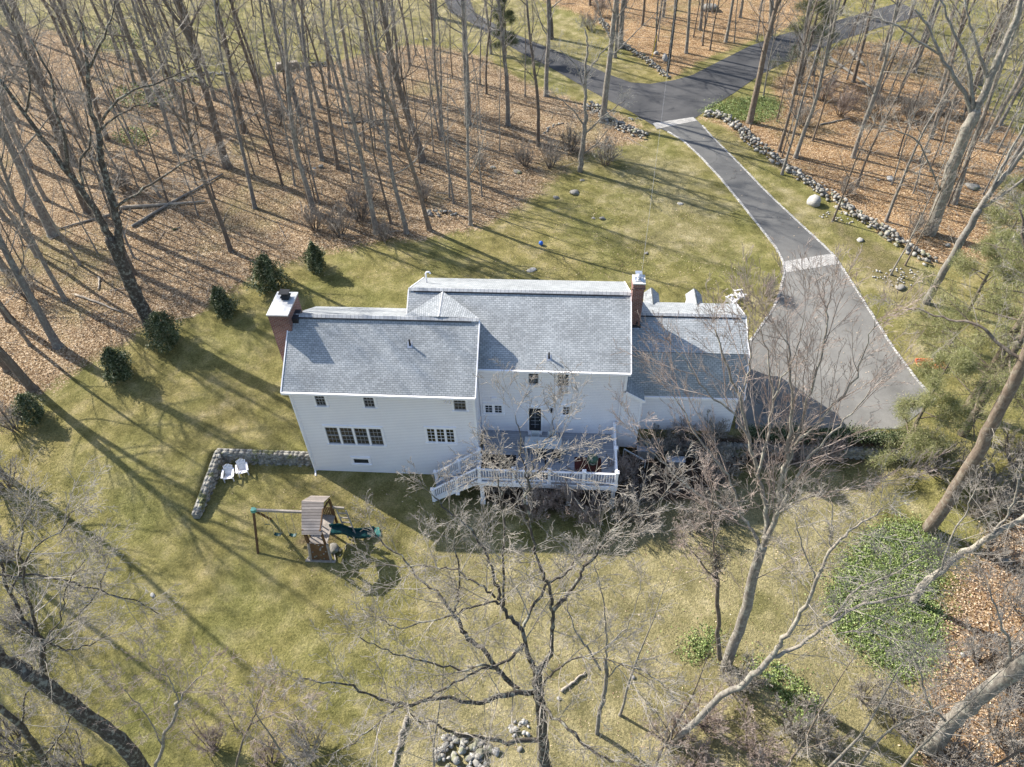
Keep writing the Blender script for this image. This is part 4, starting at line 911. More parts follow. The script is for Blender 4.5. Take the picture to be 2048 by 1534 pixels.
# ------------------------------------------------------------------ adirondack chairs
def adirondack(P, rz, label, s=.80):
    t = thing('adirondack_chair', label, 'chair', P, 'white slatted lawn chairs'); t['o_'] = [0.0]*3; W = MAT['white']
    b = MB()
    for i in range(6): y = -.28+i*.085; z = .36-.045*i*.9; b.bar((-.27, y, z), (.27, y, z), .072, .02)
    b.build('seat_slats', W, t)
    b = MB(); 
    for i in range(7):
        x = (i-3)*.078; top = .84-.035*abs(i-3)**1.6*.6; xb = x*.8; y0, z0 = .20, .10; y1, z1 = .20+top*.42, .10+top*.88
        b.bar((xb, y0, z0), (x*1.15, y1, z1), .064, .018, (0, -1, .5)); b.tube([(x*1.15-.0, y1-.004, z1-.001), (x*1.15, y1+.004, z1+.001)], .032, 10)
    b.build('backrest_slats', W, t)
    MB().bar((-.25, .29, .3), (.25, .29, .3), .03, .06).build('back_brace', W, t); MB().bar((-.26, .42, .62), (.26, .42, .62), .03, .05).build('back_brace', W, t)
    for sx in (-1, 1):
        MB().hexa([(sx*.33-.075, -.34, .52), (sx*.33+.075, -.34, .52), (sx*.33+.05, .38, .54), (sx*.33-.05, .38, .54), (sx*.33-.075, -.34, .545), (sx*.33+.075, -.34, .545), (sx*.33+.05, .38, .565), (sx*.33-.05, .38, .565)]).build('armrest', W, t)
        MB().box(sx*.29-.015, sx*.29+.015, -.32, -.22, 0, .52).build('leg', W, t)
        MB().bar((sx*.27, -.30, .32), (sx*.27, .52, .03), .025, .11).build('leg', W, t)
        MB().bar((sx*.31, .30, .12), (sx*.31, .34, .54), .02, .05).build('arm_post', W, t)
    t.rotation_euler = (0, 0, rz); t.scale = (s, s, s); return t
adirondack(gp(460, 957), .25, 'white slatted lawn chair at left in the corner of the retaining wall'); adirondack(gp(488, 946), .42, 'white slatted lawn chair at right in the corner of the retaining wall')
adirondack(gp(1478, 596), 1.9, 'white slatted lawn chair behind the garage, nearer to the driveway'); adirondack(gp(1462, 607), 2.2, 'white slatted lawn chair behind the garage, nearer to the garage roof')

# ------------------------------------------------------------------ swing set with tower
Z0 = hz(0, -4.5)
SW = thing('swing_set', 'wooden playset with shingled board tower, swings and a green slide', 'playset', (0, -4.5, Z0)); WD, WB = MAT['wood_dark'], MAT['wood']
ap = np.array([-1.45, -4.15, Z0+2.15]); xr = aty(605, 1028, -4.15)[0]
tA = [atz(603, 1002, Z0+3.0), atz(648, 1003, Z0+3.0)]; yR = tA[0][1]; tx0, tx1 = tA[0][0], tA[1][0]
e1 = atz(603, 1069, Z0+2.35); e2 = atz(643, 1069, Z0+2.35); yN = e1[1]; f1 = atz(622, 991, Z0+2.5); f2 = atz(661, 992, Z0+2.5); yF = f1[1]
bx0_, bx1_ = tx0+.24, tx1-.0; by0_, by1_ = yN+.22, yF-.15
MB().bar(ap, (bx0_, -4.15, Z0+2.15), .09, .14).build('swing_beam', WB, SW)
for y in (-5.15, -3.15): MB().bar((-1.5, y, Z0-.05), ap-np.array([0, 0, .02]), .09, .09, (1, 0, 0)).build('leg', WD, SW)
MB().box(ap[0]-.09, ap[0]+.09, ap[1]-.1, ap[1]+.1, ap[2]-.12, ap[2]+.085).bar(ap+np.array([.09, 0, .0]), ap+np.array([.17, 0, .0]), .11, .165).build('bracket', MAT['green_light'], SW)
for i, x in enumerate((-.62, .12)):
    q = MB()
    for k in range(-3, 3): a0, a1 = k*.35, (k+1)*.35; q.bar((x+.2*math.sin(a0), -4.35, Z0+.62-.16*math.cos(a0)), (x+.2*math.sin(a1), -4.35, Z0+.62-.16*math.cos(a1)), .17, .02, (0, 0, 1))
    sw = q.build('swing_seat', MAT['green_pl'], SW)
    MB().tube([(x-.17, -4.35, Z0+.55), (x-.2, -4.15, ap[2]-.07)], .012, 4).tube([(x+.17, -4.35, Z0+.55), (x+.2, -4.15, ap[2]-.07)], .012, 4).build('chain', MAT['galv'], sw)
b = MB().tube([(-1.2, -4.15, Z0+1.0), (-.95, -4.15, Z0+1.0)], .02, 6); tz = b.build('trapeze_bar', MAT['green_pl'], SW)
MB().tube([(-1.18, -4.15, Z0+1.0), (-1.18, -4.15, ap[2]-.07)], .01, 4).tube([(-.97, -4.15, Z0+1.0), (-.97, -4.15, ap[2]-.07)], .01, 4).build('chain', MAT['galv'], tz)
b = MB().slab([e1, e2, (tx1, yR, Z0+3.0), (tx0, yR, Z0+3.0)], .03).slab([f2, f1, (tx0, yR, Z0+2.998), (tx1, yR, Z0+2.998)], .03)
b.build('tower_roof', MAT['wood_roof'], SW)
for x in (bx0_, bx1_):
    for y in (by0_, by1_): MB().box(x-.045, x+.045, y-.045, y+.045, Z0-.05, Z0+2.45).build('post', WD, SW)
MB().bar((bx1_, by0_, Z0+2.4), (bx1_, (by0_+by1_)/2, Z0+2.85), .05, .08).bar((bx1_, by1_, Z0+2.4), (bx1_, (by0_+by1_)/2, Z0+2.85), .05, .08).build('gable_frame', WD, SW)
MB().box(bx0_-.04, bx1_+.04, by0_, by1_, Z0+1.15, Z0+1.22).build('platform', WB, SW)
b = MB()
for i in range(8): x = bx0_+.1+(bx1_-bx0_-.2)*i/7; b.box(x-.03, x+.03, by1_-.02, by1_+.005, Z0+1.22, Z0+1.85)
for i in range(6): y = by0_+.15+(by1_-by0_-.6)*i/5; b.box(bx0_-.005, bx0_+.02, y-.03, y+.03, Z0+1.22, Z0+1.85)
b.build('guard_slats', WD, SW)
g0 = atz(622, 1121, Z0+.02); g1 = atz(664, 1122, Z0+.02); ry = (g0[1]+g1[1])/2; rx0, rx1 = bx0_+.02, bx1_+.10
sx0_, sx1_ = g0[0]+.0, g1[0]-.02
top = Z0+1.32
b = MB().hexa([(sx0_, ry, Z0), (sx1_, ry, Z0), (rx1, by0_-.02, top-.06), (rx0, by0_-.02, top-.06), (sx0_, ry+.03, Z0+.06), (sx1_, ry+.03, Z0+.06), (rx1, by0_-.02, top), (rx0, by0_-.02, top)])
rw = b.build('climbing_wall', WD, SW, label='sloping brown climbing board with pale holds')
b = MB()
for x0_, x1_ in ((sx0_, rx0), (sx1_, rx1)): b.bar((x0_, ry, Z0+.05), (x1_, by0_-.02, top+.02), .06, .12)
b.bar((sx0_-.25, ry-.03, Z0+.04), (sx1_+.2, ry-.03, Z0+.04), .1, .07).bar((sx0_-.2, ry, Z0+.05), (sx0_, ry+.5, Z0+.1), .05, .05).bar((sx1_+.2, ry, Z0+.05), (sx1_, ry+.5, Z0+.1), .05, .05); b.build('ramp_frame', WB, SW)
C = []
for i in range(14):
    u, v = nr.uniform(.15, .85), (i+.5)/14; x = (sx0_*(1-v)+rx0*v)*(1-u)+(sx1_*(1-v)+rx1*v)*u; y = ry*(1-v)+by0_*v; z = Z0+.07+(top-Z0-.07)*v; C.append((x, y, z+.02, .06, .06, .045, nr.uniform(0, 6)))
rockpile('climbing_holds', C, MAT['stone'], rw)
# slide
a0 = np.array([bx1_+.02, (by0_+by1_)/2-.05, Z0+1.22]); a1 = gp(752, 1066)+np.array([0, 0, .1]); prof = []
for i in range(13):
    t_ = i/12; h_ = a0[2]*(1-sst(0, .86, t_))+(a1[2])*sst(0, .86, t_) + .09*math.sin(t_*math.pi*3)*(t_ > .2)*(t_ < .8); q = a0*(1-t_)+a1*t_; prof.append(np.array([q[0], q[1], float(h_)]))
dr_ = (a1-a0)[:2]; dr_ /= np.linalg.norm(dr_); nn = np.array([-dr_[1], dr_[0], 0]); b = MB()
for p, q in zip(prof[:-1], prof[1:]):
    b.slab([p-nn*.2, q-nn*.2, q+nn*.2, p+nn*.2], .02)
    for s in (-1, 1): u = np.array([0, 0, .15]); b.hexa([p+nn*s*.2-u*.2, q+nn*s*.2-u*.2, q+nn*s*.25-u*.2, p+nn*s*.25-u*.2, p+nn*s*.22+u, q+nn*s*.22+u, q+nn*s*.27+u, p+nn*s*.27+u] if s > 0 else [p+nn*s*.25-u*.2, q+nn*s*.25-u*.2, q+nn*s*.2-u*.2, p+nn*s*.2-u*.2, p+nn*s*.27+u, q+nn*s*.27+u, q+nn*s*.22+u, p+nn*s*.22+u])
b.build('slide', MAT['green_pl'], SW)
b = MB().hexa([a1-nn*.26-np.array([.1*dr_[0], .1*dr_[1], .09]), a1-nn*.26+np.array([.22*dr_[0], .22*dr_[1], -.09]), a1+nn*.26+np.array([.22*dr_[0], .22*dr_[1], -.09]), a1+nn*.26-np.array([.1*dr_[0], .1*dr_[1], .09]), a1-nn*.22+np.array([0, 0, .06]), a1-nn*.22+np.array([.2*dr_[0], .2*dr_[1], .0]), a1+nn*.22+np.array([.2*dr_[0], .2*dr_[1], .0]), a1+nn*.22+np.array([0, 0, .06])])
b.build('slide_foot', MAT['green_light'], SW)
# ladder arm behind the slide
B0 = np.array([bx1_, by1_, Z0+1.85]); B1 = atz(691, 1010, Z0+1.75)
MB().bar(B0, (B1[0], by1_, Z0+1.8), .08, .1).build('arm_beam', WB, SW)
b = MB()
for i in range(6): t_ = i/5; x = B1[0]-.35+.32*t_; y = by1_-.12-.35*t_; z = Z0+1.55-1.35*t_; b.bar((x-.02, y, z), (x+.42, y, z), .05, .06)
b.bar((B1[0]-.36, by1_-.08, Z0+1.75), (B1[0]-.02, by1_-.5, Z0+.05), .06, .08).bar((B1[0]+.08, by1_-.08, Z0+1.75), (B1[0]+.42, by1_-.5, Z0+.05), .06, .08); b.build('ladder', WB, SW)
# sandbox rocks beneath
P = gp(668, 1100); v, f = rockV(2, 10, .03); o = npmesh('boulder', v*np.array([.28, .42, .22]), f, MAT['stone']); o.location = (P[0], P[1], P[2]+.08); tag(o, 'reddish flat-topped rock under the right side of the climbing wall', 'boulder')

# orange sled by the pine
P = gp(1862, 733); t = thing('plastic_sled', 'orange plastic sled and scoop lying on the grass under the pine', 'sled', P)
b = MB(); pr = [rrect(P[0]-.75, P[0]+.55, P[1]-.28, P[1]+.28, .15, P[2]+.04), rrect(P[0]-.85, P[0]+.65, P[1]-.36, P[1]+.36, .2, P[2]+.24)]
n_ = len(pr[0])
for i in range(n_): j = (i+1) % n_; b.poly([pr[0][i], pr[0][j], pr[1][j], pr[1][i]])
b.poly(pr[0]); b.build('hull', MAT['orange'], t)
b = MB(); r1 = rrect(P[0]-.9, P[0]+.7, P[1]-.41, P[1]+.41, .22, P[2]+.235)
for i in range(n_): j = (i+1) % n_; b.poly([pr[1][i], pr[1][j], r1[j], r1[i]])
b.build('rim', MAT['orange'], t)
# ------------------------------------------------------------------ vegetation
class Sk:
    def __init__(s): s.thick = []; s.tw = []
    def addtw(s, pts, rad):
        for i in range(len(pts)-1): s.tw.append((*pts[i], *pts[i+1], rad[i], rad[i+1]))
def unit(v): 
    n = math.sqrt(v[0]*v[0]+v[1]*v[1]+v[2]*v[2])+1e-9; return (v[0]/n, v[1]/n, v[2]/n)
def perp(d, rg):
    a = (rg.gauss(0, 1), rg.gauss(0, 1), rg.gauss(0, 1)); k = a[0]*d[0]+a[1]*d[1]+a[2]*d[2]
    return unit((a[0]-k*d[0], a[1]-k*d[1], a[2]-k*d[2]))
def branch(sk, p, d, L, r, lvl, rg, P):
    """P: dict of lists by level: seg, wig, up, n (children per branch), ang, ratio, tip"""
    n = max(2, int(L/P['seg'][lvl])); st = L/n; pts = [p]; rad = [r]; dirs = [d]; w = P['wig'][lvl]; up = P['up'][lvl]; tip = P.get('tip', .3)
    for i in range(n):
        d = unit((d[0]+rg.gauss(0, w), d[1]+rg.gauss(0, w), d[2]+rg.gauss(0, w)+up)); p = (p[0]+d[0]*st, p[1]+d[1]*st, p[2]+d[2]*st)
        pts.append(p); dirs.append(d); rad.append(max(P['rmin'], r*(1-(1-tip)*(i+1)/n)))
    if r > .028: sk.thick.append((pts, rad))
    else: sk.addtw(pts, rad)
    if lvl+1 < P['levels']: kids(sk, pts, rad, dirs, L, lvl, rg, P)
    return pts
def kids(sk, pts, rad, dirs, L, lvl, rg, P, t0=None, num=None, Lmul=1.0):
    nc = num if num is not None else P['n'][lvl]; t0 = P['t0'][lvl] if t0 is None else t0; n = len(pts)-1
    nc = int(nc + rg.random())
    for k in range(nc):
        t = t0+(1-t0)*((k+rg.random())/nc); x = t*n; i = min(int(x), n-1); f = x-i
        q = tuple(pts[i][a]*(1-f)+pts[i+1][a]*f for a in range(3)); dd = dirs[min(i+1, len(dirs)-1)]; pe = perp(dd, rg)
        an = R(rg.gauss(P['ang'][lvl], 9)); c, s = math.cos(an), math.sin(an)
        nd = unit((dd[0]*c+pe[0]*s, dd[1]*c+pe[1]*s, dd[2]*c+pe[2]*s+P['up'][lvl]*.5))
        l2 = L*P['ratio'][lvl]*(1-.55*(t-t0)/(1-t0+1e-6))*rg.uniform(.55, 1.15)*Lmul
        branch(sk, q, nd, l2, max(P['rmin'], min(rad[i]*.62, P['rk']*l2)), lvl+1, rg, P)
def tubes_np(thick, n):
    Vs, Fs, off = [], [], 0
    for pts, rad in thick:
        P = np.array(pts, float); r = np.array(rad, float); m = len(P)
        T = np.gradient(P, axis=0); T /= np.linalg.norm(T, axis=1)[:, None]+1e-9
        a = np.cross(T[0], (0, 0, 1.0)); 
        if np.linalg.norm(a) < .1: a = np.cross(T[0], (1.0, 0, 0))
        A = np.empty_like(P)
        for i in range(m): a = a-T[i]*(a@T[i]); a = a/(np.linalg.norm(a)+1e-9); A[i] = a
        B = np.cross(T, A); nn = n if r[0] > .07 else max(4, n-3); th = np.arange(nn)*2*math.pi/nn
        V = P[:, None, :]+r[:, None, None]*(np.cos(th)[None, :, None]*A[:, None, :]+np.sin(th)[None, :, None]*B[:, None, :])
        I = np.arange(m*nn).reshape(m, nn); J = np.roll(I, -1, axis=1)
        Vs.append(V.reshape(-1, 3)); Fs.append(np.stack([I[:-1].ravel(), J[:-1].ravel(), J[1:].ravel(), I[1:].ravel()], -1)+off); off += m*nn
    return np.concatenate(Vs), np.concatenate(Fs)
def twigs_np(tw):
    A = np.array(tw, float); p, q, r0, r1 = A[:, :3], A[:, 3:6], A[:, 6], A[:, 7]; d = q-p; d /= np.linalg.norm(d, axis=1)[:, None]+1e-9
    h = np.where(np.abs(d[:, 2:3]) < .9, np.array([[0, 0, 1.0]]), np.array([[1.0, 0, 0]])); a = np.cross(d, h); a /= np.linalg.norm(a, axis=1)[:, None]; b = np.cross(d, a)
    V = np.empty((len(A), 6, 3))
    for k in range(3):
        c, s = math.cos(k*2.0944), math.sin(k*2.0944); o = c*a+s*b; V[:, k] = p-d*.004+o*r0[:, None]; V[:, 3+k] = q+d*.004+o*r1[:, None]
    base = np.arange(len(A))[:, None]*6; F = np.concatenate([base+np.array([[k, (k+1) % 3, 3+(k+1) % 3, 3+k]]) for k in range(3)])
    return V.reshape(-1, 3), F
def mktree(name, label, cat, loc, trunk, sk, bm, tm, group=None, nside=9, fine='branches'):
    t = thing(name, label, cat, loc, group)
    V, F = tubes_np(trunk, nside); npmesh('trunk', V, F, MAT[bm], t, smooth=True)
    if sk.thick:
        V, F = tubes_np(sk.thick, 7); npmesh('limbs', V, F, MAT[bm], t, smooth=True)
    if sk.tw:
        V, F = twigs_np(sk.tw); npmesh('twigs', V, F, MAT[tm], t)
    return t
def forest_tree(seed, Hh, r, dens, spread=1.0, loc=(0, 0, 0), low=.35, lean=(0, 0), **kw):
    rg = random.Random(seed); sk = Sk()
    P = dict(levels=4, seg=[1.0, .55, .4, .28], wig=[.035, .09, .12, .15], up=[.02, .07, .05, .04], n=[dens*30, dens*7.5, dens*4.4, 0], ang=[48, 44, 42, 40], ratio=[.28*spread, .42, .45, .5], t0=[low, .22, .2, .2], rmin=.0062, rk=.011, tip=.22)
    n = int(Hh/1.1); p = (loc[0], loc[1], loc[2]-.2); d = unit((lean[0], lean[1], 1)); pts = [p, (p[0], p[1], p[2]+.45)]; rad = [r*1.7, r*1.15]; dirs = [d, d]; p = pts[-1]
    for i in range(n):
        d = unit((d[0]+rg.gauss(0, .042), d[1]+rg.gauss(0, .042), d[2]+.05)); st = Hh/n; p = (p[0]+d[0]*st, p[1]+d[1]*st, p[2]+d[2]*st); t = (i+1)/n
        pts.append(p); dirs.append(d); rad.append(r*max(.06, (1-t)**.85+.03))
    if rg.random() < .45 and r > .12:      # a fork
        i = int(n*rg.uniform(.4, .62)); pe = perp(dirs[i], rg); dd = unit((dirs[i][0]+pe[0]*.3, dirs[i][1]+pe[1]*.3, 1)); 
        f = branch(sk, pts[i], dd, Hh*(1-i/n)*.85, rad[i]*.75, 0, rg, dict(P, n=[dens*9, dens*5, dens*3, 0], wig=[.05, .13, .17, .2], t0=[.25, .2, .2, .2], ratio=[.34*spread, .42, .45, .5]))
    kids(sk, pts, rad, dirs, Hh, 0, rg, P)
    return [(pts, rad)], sk
# prototypes: slim / middling / stout woodland trees
PROTO = {}
def proto(kind, i):
    key = (kind, i)
    if key in PROTO: return PROTO[key], False
    if kind == 's': tr, sk = forest_tree(100+i, 12.5, .075, .6, .8, low=.2)
    elif kind == 'm': tr, sk = forest_tree(200+i, 17.5, .15, .95, .9, low=.26)
    else: tr, sk = forest_tree(300+i, 20, .27, 1.2, 1.0, low=.3)
    bm = 'bark' if i % 3 else 'bark_brown'
    t = mktree('bare_tree', 'x', 'tree', (0, 0, 0), tr, sk, bm, 'twig', nside=8); PROTO[key] = t; return t, True
# every trunk of the photograph: base pixel and trunk width in pixels
TREES = [(462,502,12),(565,370,6),(628,425,14),(644,320,12),(676,338,9),(510,416,10),(455,334,20),(351,305,11),(490,265,12),(305,209,16),(320,394,7),(106,470,22),(274,313,5),(176,424,18),
 (130,600,12),(116,692,19),(65,778,21),(75,513,12),(270,548,8),(20,640,18),(10,540,16),(38,420,14),(58,330,16),(150,330,14),(215,280,12),(118,255,12),(92,400,10),(250,372,6),(400,250,8),(430,398,5),(380,300,5),
 (753,466,14),(813,466,12),(859,460,13),(941,449,9),(907,407,5),(782,447,7),(845,322,18),(936,248,16),(1016,250,13),(1076,291,10),(883,272,8),(742,180,12),(744,255,7),(973,188,6),(960,168,4),(982,108,7),(871,150,4),(867,99,7),(869,34,18),(1205,243,16),(1102,77,12),(1092,192,12),(1230,115,9),(1240,96,13),(1285,50,7),(1326,34,7),(1307,103,4),(1050,192,3),(905,157,3),(941,226,3),(706,363,5),
 (590,300,7),(548,318,5),(600,230,12),(530,225,10),(560,200,8),(640,215,10),(660,175,9),(690,225,8),(700,160,10),(585,165,7),(480,190,9),(430,200,10),(520,170,8),(370,235,8),(620,160,6),(410,170,9),(350,190,8),(770,225,6),(800,190,9),(800,300,6),(730,300,6),(780,150,7),(820,130,7),
 (1499,245,16),(1372,106,9),(1451,84,8),(1540,77,14),(1558,303,8),(1591,315,11),(1564,349,7),(1588,187,12),(1706,164,9),(1706,315,11),(1714,371,7),(1772,443,8),(1908,407,13),(1861,277,10),(1971,284,12),(1795,195,6),(1827,144,13),(1796,311,4),(1526,195,4),(1553,243,3),(1885,257,6),(1839,323,5),(1810,531,4),(1781,550,4),
 (1650,130,8),(1625,150,10),(1760,120,8),(1880,180,9),(1930,220,10),(1960,170,8),(2000,250,9),(1900,120,7),(1850,90,8),(1985,110,9),(2030,190,10),(2020,330,9),(1740,40,8),(1680,30,7),(1620,20,9),(1820,30,8),(1900,40,8),(1400,60,8),(1480,35,7),(1520,20,6),(1420,100,4),(1350,20,7),(1250,15,8),(1180,10,7),(2040,420,8),
 (170,150,10),(90,170,12),(240,120,9),(30,240,14),(130,90,9),(60,80,10),(300,80,8),(210,60,8),(380,60,8),(20,150,10),(180,200,8),(60,215,8),(270,170,8),(330,120,7),(10,440,12),(40,560,12),(160,530,7),(210,470,6),(60,690,9),(15,740,16)]
rs0 = random.Random(12)
for (xa, ya, xb, yb, n_) in ((20, 180, 480, 560, 26), (500, 180, 1000, 420, 30), (1180, 20, 1600, 110, 8), (1560, 230, 2040, 460, 18), (1640, 90, 2040, 230, 14), (0, 20, 420, 170, 22), (430, 20, 980, 130, 9)):
    for _ in range(n_):
        q_ = (rs0.uniform(xa, xb), rs0.uniform(ya, yb))
        if q_[1] < 640-.45*q_[0] or q_[0] > 480: TREES.append((round(q_[0]), round(q_[1]), rs0.choice([2.5, 3, 3, 4, 5])))
TREES += [(-60, 900, 18), (-130, 1010, 20), (-190, 900, 18), (-220, 1120, 16), (-300, 1000, 18), (1705, 1545, 5), (1790, 1550, 6), (1560, 1548, 5), (1640, 1555, 4), (1310, 1545, 5), (640, 1575, 5), (1240, 1430, 4), (1950, 1560, 7), (870, 1580, 4)]
PRI = {'s': 5, 'm': 6, 'l': 5}
cnt = {'s': 0, 'm': 0, 'l': 0}; ents = []
rg = random.Random(77)
def region(px, py):
    if py > 1400: return 'F'
    if px < 0: return 'E'
    if px < 1160 and py > 60 and not (px > 1060 and py < 130): return 'L' if px < 520 else 'M'
    if px < 1160: return 'T'
    if py < 165 and px < 1640: return 'T'
    return 'R'
for (px, py, d) in TREES:
    P = gp(px, py); r = d/2/FPX*depth(P)*.76; kind = 's' if r < .12 else ('m' if r < .215 else 'l'); ents.append([px, py, d, P, r, kind, region(px, py)])
# labels: region, size class, and a row-by-row place that can be counted in the photograph
REGN = {'F': 'the dry grass along the bottom edge', 'E': 'the woods past the left edge', 'L': 'the woods left of the lawn', 'M': 'the woods behind the house', 'T': 'the woods beyond the road', 'R': 'the woods right of the driveway'}
SZ = {'s': 'slim tree', 'm': 'tall tree', 'l': 'thick-trunked tree'}
ordw = ['first', 'second', 'third', 'fourth', 'fifth', 'sixth', 'seventh', 'eighth', 'ninth', 'tenth', 'eleventh', 'twelfth', 'thirteenth', 'fourteenth', 'fifteenth', 'sixteenth', 'seventeenth', 'eighteenth', 'nineteenth', 'twentieth']
for reg in REGN:
    for kind in SZ:
        E = sorted([e for e in ents if e[6] == reg and e[5] == kind], key=lambda e: -e[1]); rows = [E[i:i+8] for i in range(0, len(E), 8)]
        for ri, row in enumerate(rows):
            rn = ('nearest' if ri == 0 else 'farthest' if ri == len(rows)-1 else ordw[ri])+' row'
            for k, e in enumerate(sorted(row, key=lambda e: e[0])): e.append('%s in %s, %s from left in %s' % (SZ[kind], REGN[reg], ordw[k], rn))
for e in ents:
    px, py, d, P, r, kind, reg, lab = e; i = cnt[kind] % PRI[kind]; cnt[kind] += 1; t, new = proto(kind, i)
    rp = {'s': .075, 'm': .15, 'l': .27}[kind]; s = min(1.25, max(.82, (r/rp)**.5)) ; sxy = min(1.45, max(.6, r/rp)); rz = rg.uniform(0, 6.28)
    grp = 'bare trees in the woods round the house'
    if new: t['label'] = lab; t['group'] = grp; t.location = tuple(P); t.rotation_euler = (0, 0, rz); q = t
    else: q = dup(t, P, rz, s, lab, grp)
    q.scale = (sxy*.5+s*.5, sxy*.5+s*.5, s)
    q.rotation_euler = (rg.gauss(0, .04), rg.gauss(0, .04), rz)

# ---------------- traced individual trees: limbs followed on the photograph, each at its own distance
def cat(pts, k=4):
    P = [np.array(p, float) for p in pts]; P = [2*P[0]-P[1]]+P+[2*P[-1]-P[-2]]; o = []
    for i in range(1, len(P)-2):
        for j in range(k):
            t = j/k; a, b_, c, d = P[i-1:i+3]; o.append(.5*((2*b_)+(-a+c)*t+(2*a-5*b_+4*c-d)*t*t+(-a+3*b_-3*c+d)*t**3))
    o.append(P[-2]); return o
def limb(pix, y0, y1, w0, w1, k=4, first=None):
    n = len(pix); pts = []
    for i, (px, py) in enumerate(pix): pts.append(aty(px, py, y0+(y1-y0)*i/(n-1)))
    if first is not None: pts[0] = np.asarray(first)
    pts = cat(pts, k); m = len(pts); rad = []
    for i, p in enumerate(pts): t = i/(m-1); rad.append(max(.008, (w0*(1-t)+w1*t)/2/FPX*depth(p)))
    for i in range(1, m-1): pts[i] = pts[i]+np.array([rg.gauss(0, .03), rg.gauss(0, .03), rg.gauss(0, .03)])
    e0 = pts[0]-pts[1]; e0 = e0/(np.linalg.norm(e0)+1e-9); pts.insert(0, pts[0]+e0*rad[0]*.7); rad.insert(0, rad[0]*.25)
    e = pts[-1]-pts[-2]; e = e/(np.linalg.norm(e)+1e-9); pts.append(pts[-1]+e*rad[-1]*.6); rad.append(rad[-1]*.75); pts.append(pts[-1]+e*rad[-1]*.4); rad.append(rad[-1]*.15)
    return [tuple(p) for p in pts], rad
def traced(name, label, trunkspec, limbs, bm, tm, seed, dens=1.0, P=None, catg='tree', tl=1.0, floor=True):
    global rg
    rr = random.Random(seed); rg = random.Random(seed+5); sk = Sk()
    Pd = dict(levels=4, seg=[.6, .4, .3, .25], wig=[.07, .10, .12, .14], up=[.04, .03, .03, .02], n=[10, 8, 5.6, 0], ang=[50, 46, 44, 42], ratio=[.5, .48, .5, .5], t0=[.15, .15, .15, .1], rmin=.0046, rk=.0072, tip=.3)
    if P: Pd.update(P)
    T = [limb(*s) for s in trunkspec]; Ls = [limb(*s) for s in limbs]
    for pts, rad in Ls+T:
        L = sum(math.dist(a, b) for a, b in zip(pts[:-1], pts[1:])); dirs = [unit(tuple(b[a]-c[a] for a in range(3))) for c, b in zip(pts[:-1], pts[1:])]; dirs = [dirs[0]]+dirs
        is_t = (pts, rad) in T
        kl = Pd.get('kl', 2.6)*tl
        num = int(L*(2.0 if not is_t else .4)*dens)
        kids(sk, pts, rad, dirs, kl/Pd['ratio'][0], 0, rr, Pd, t0=.12 if not is_t else .35, num=num)
        # a few fine sprays at the very tip
        if not is_t:
            for _ in range(3): branch(sk, pts[-1], unit(tuple(dirs[-1][a]+rr.gauss(0, .3) for a in range(3))), kl*.55*rr.uniform(.6, 1), rad[-1]*.8, 1, rr, Pd)
            sk.thick.append((pts, rad))
    if floor:
        gz = lambda x, y, z: z
        sk.tw = [s for s in sk.tw if s[2] > hz(s[0], s[1])+.15 and s[5] > hz(s[3], s[4])+.1]
    p0 = T[0][0][0]; base = (p0[0], p0[1], p0[2])
    return mktree(name, label, catg, base, T, sk, bm, tm, nside=12)
Y0 = -13.9
C0 = gp(1096, 1545)
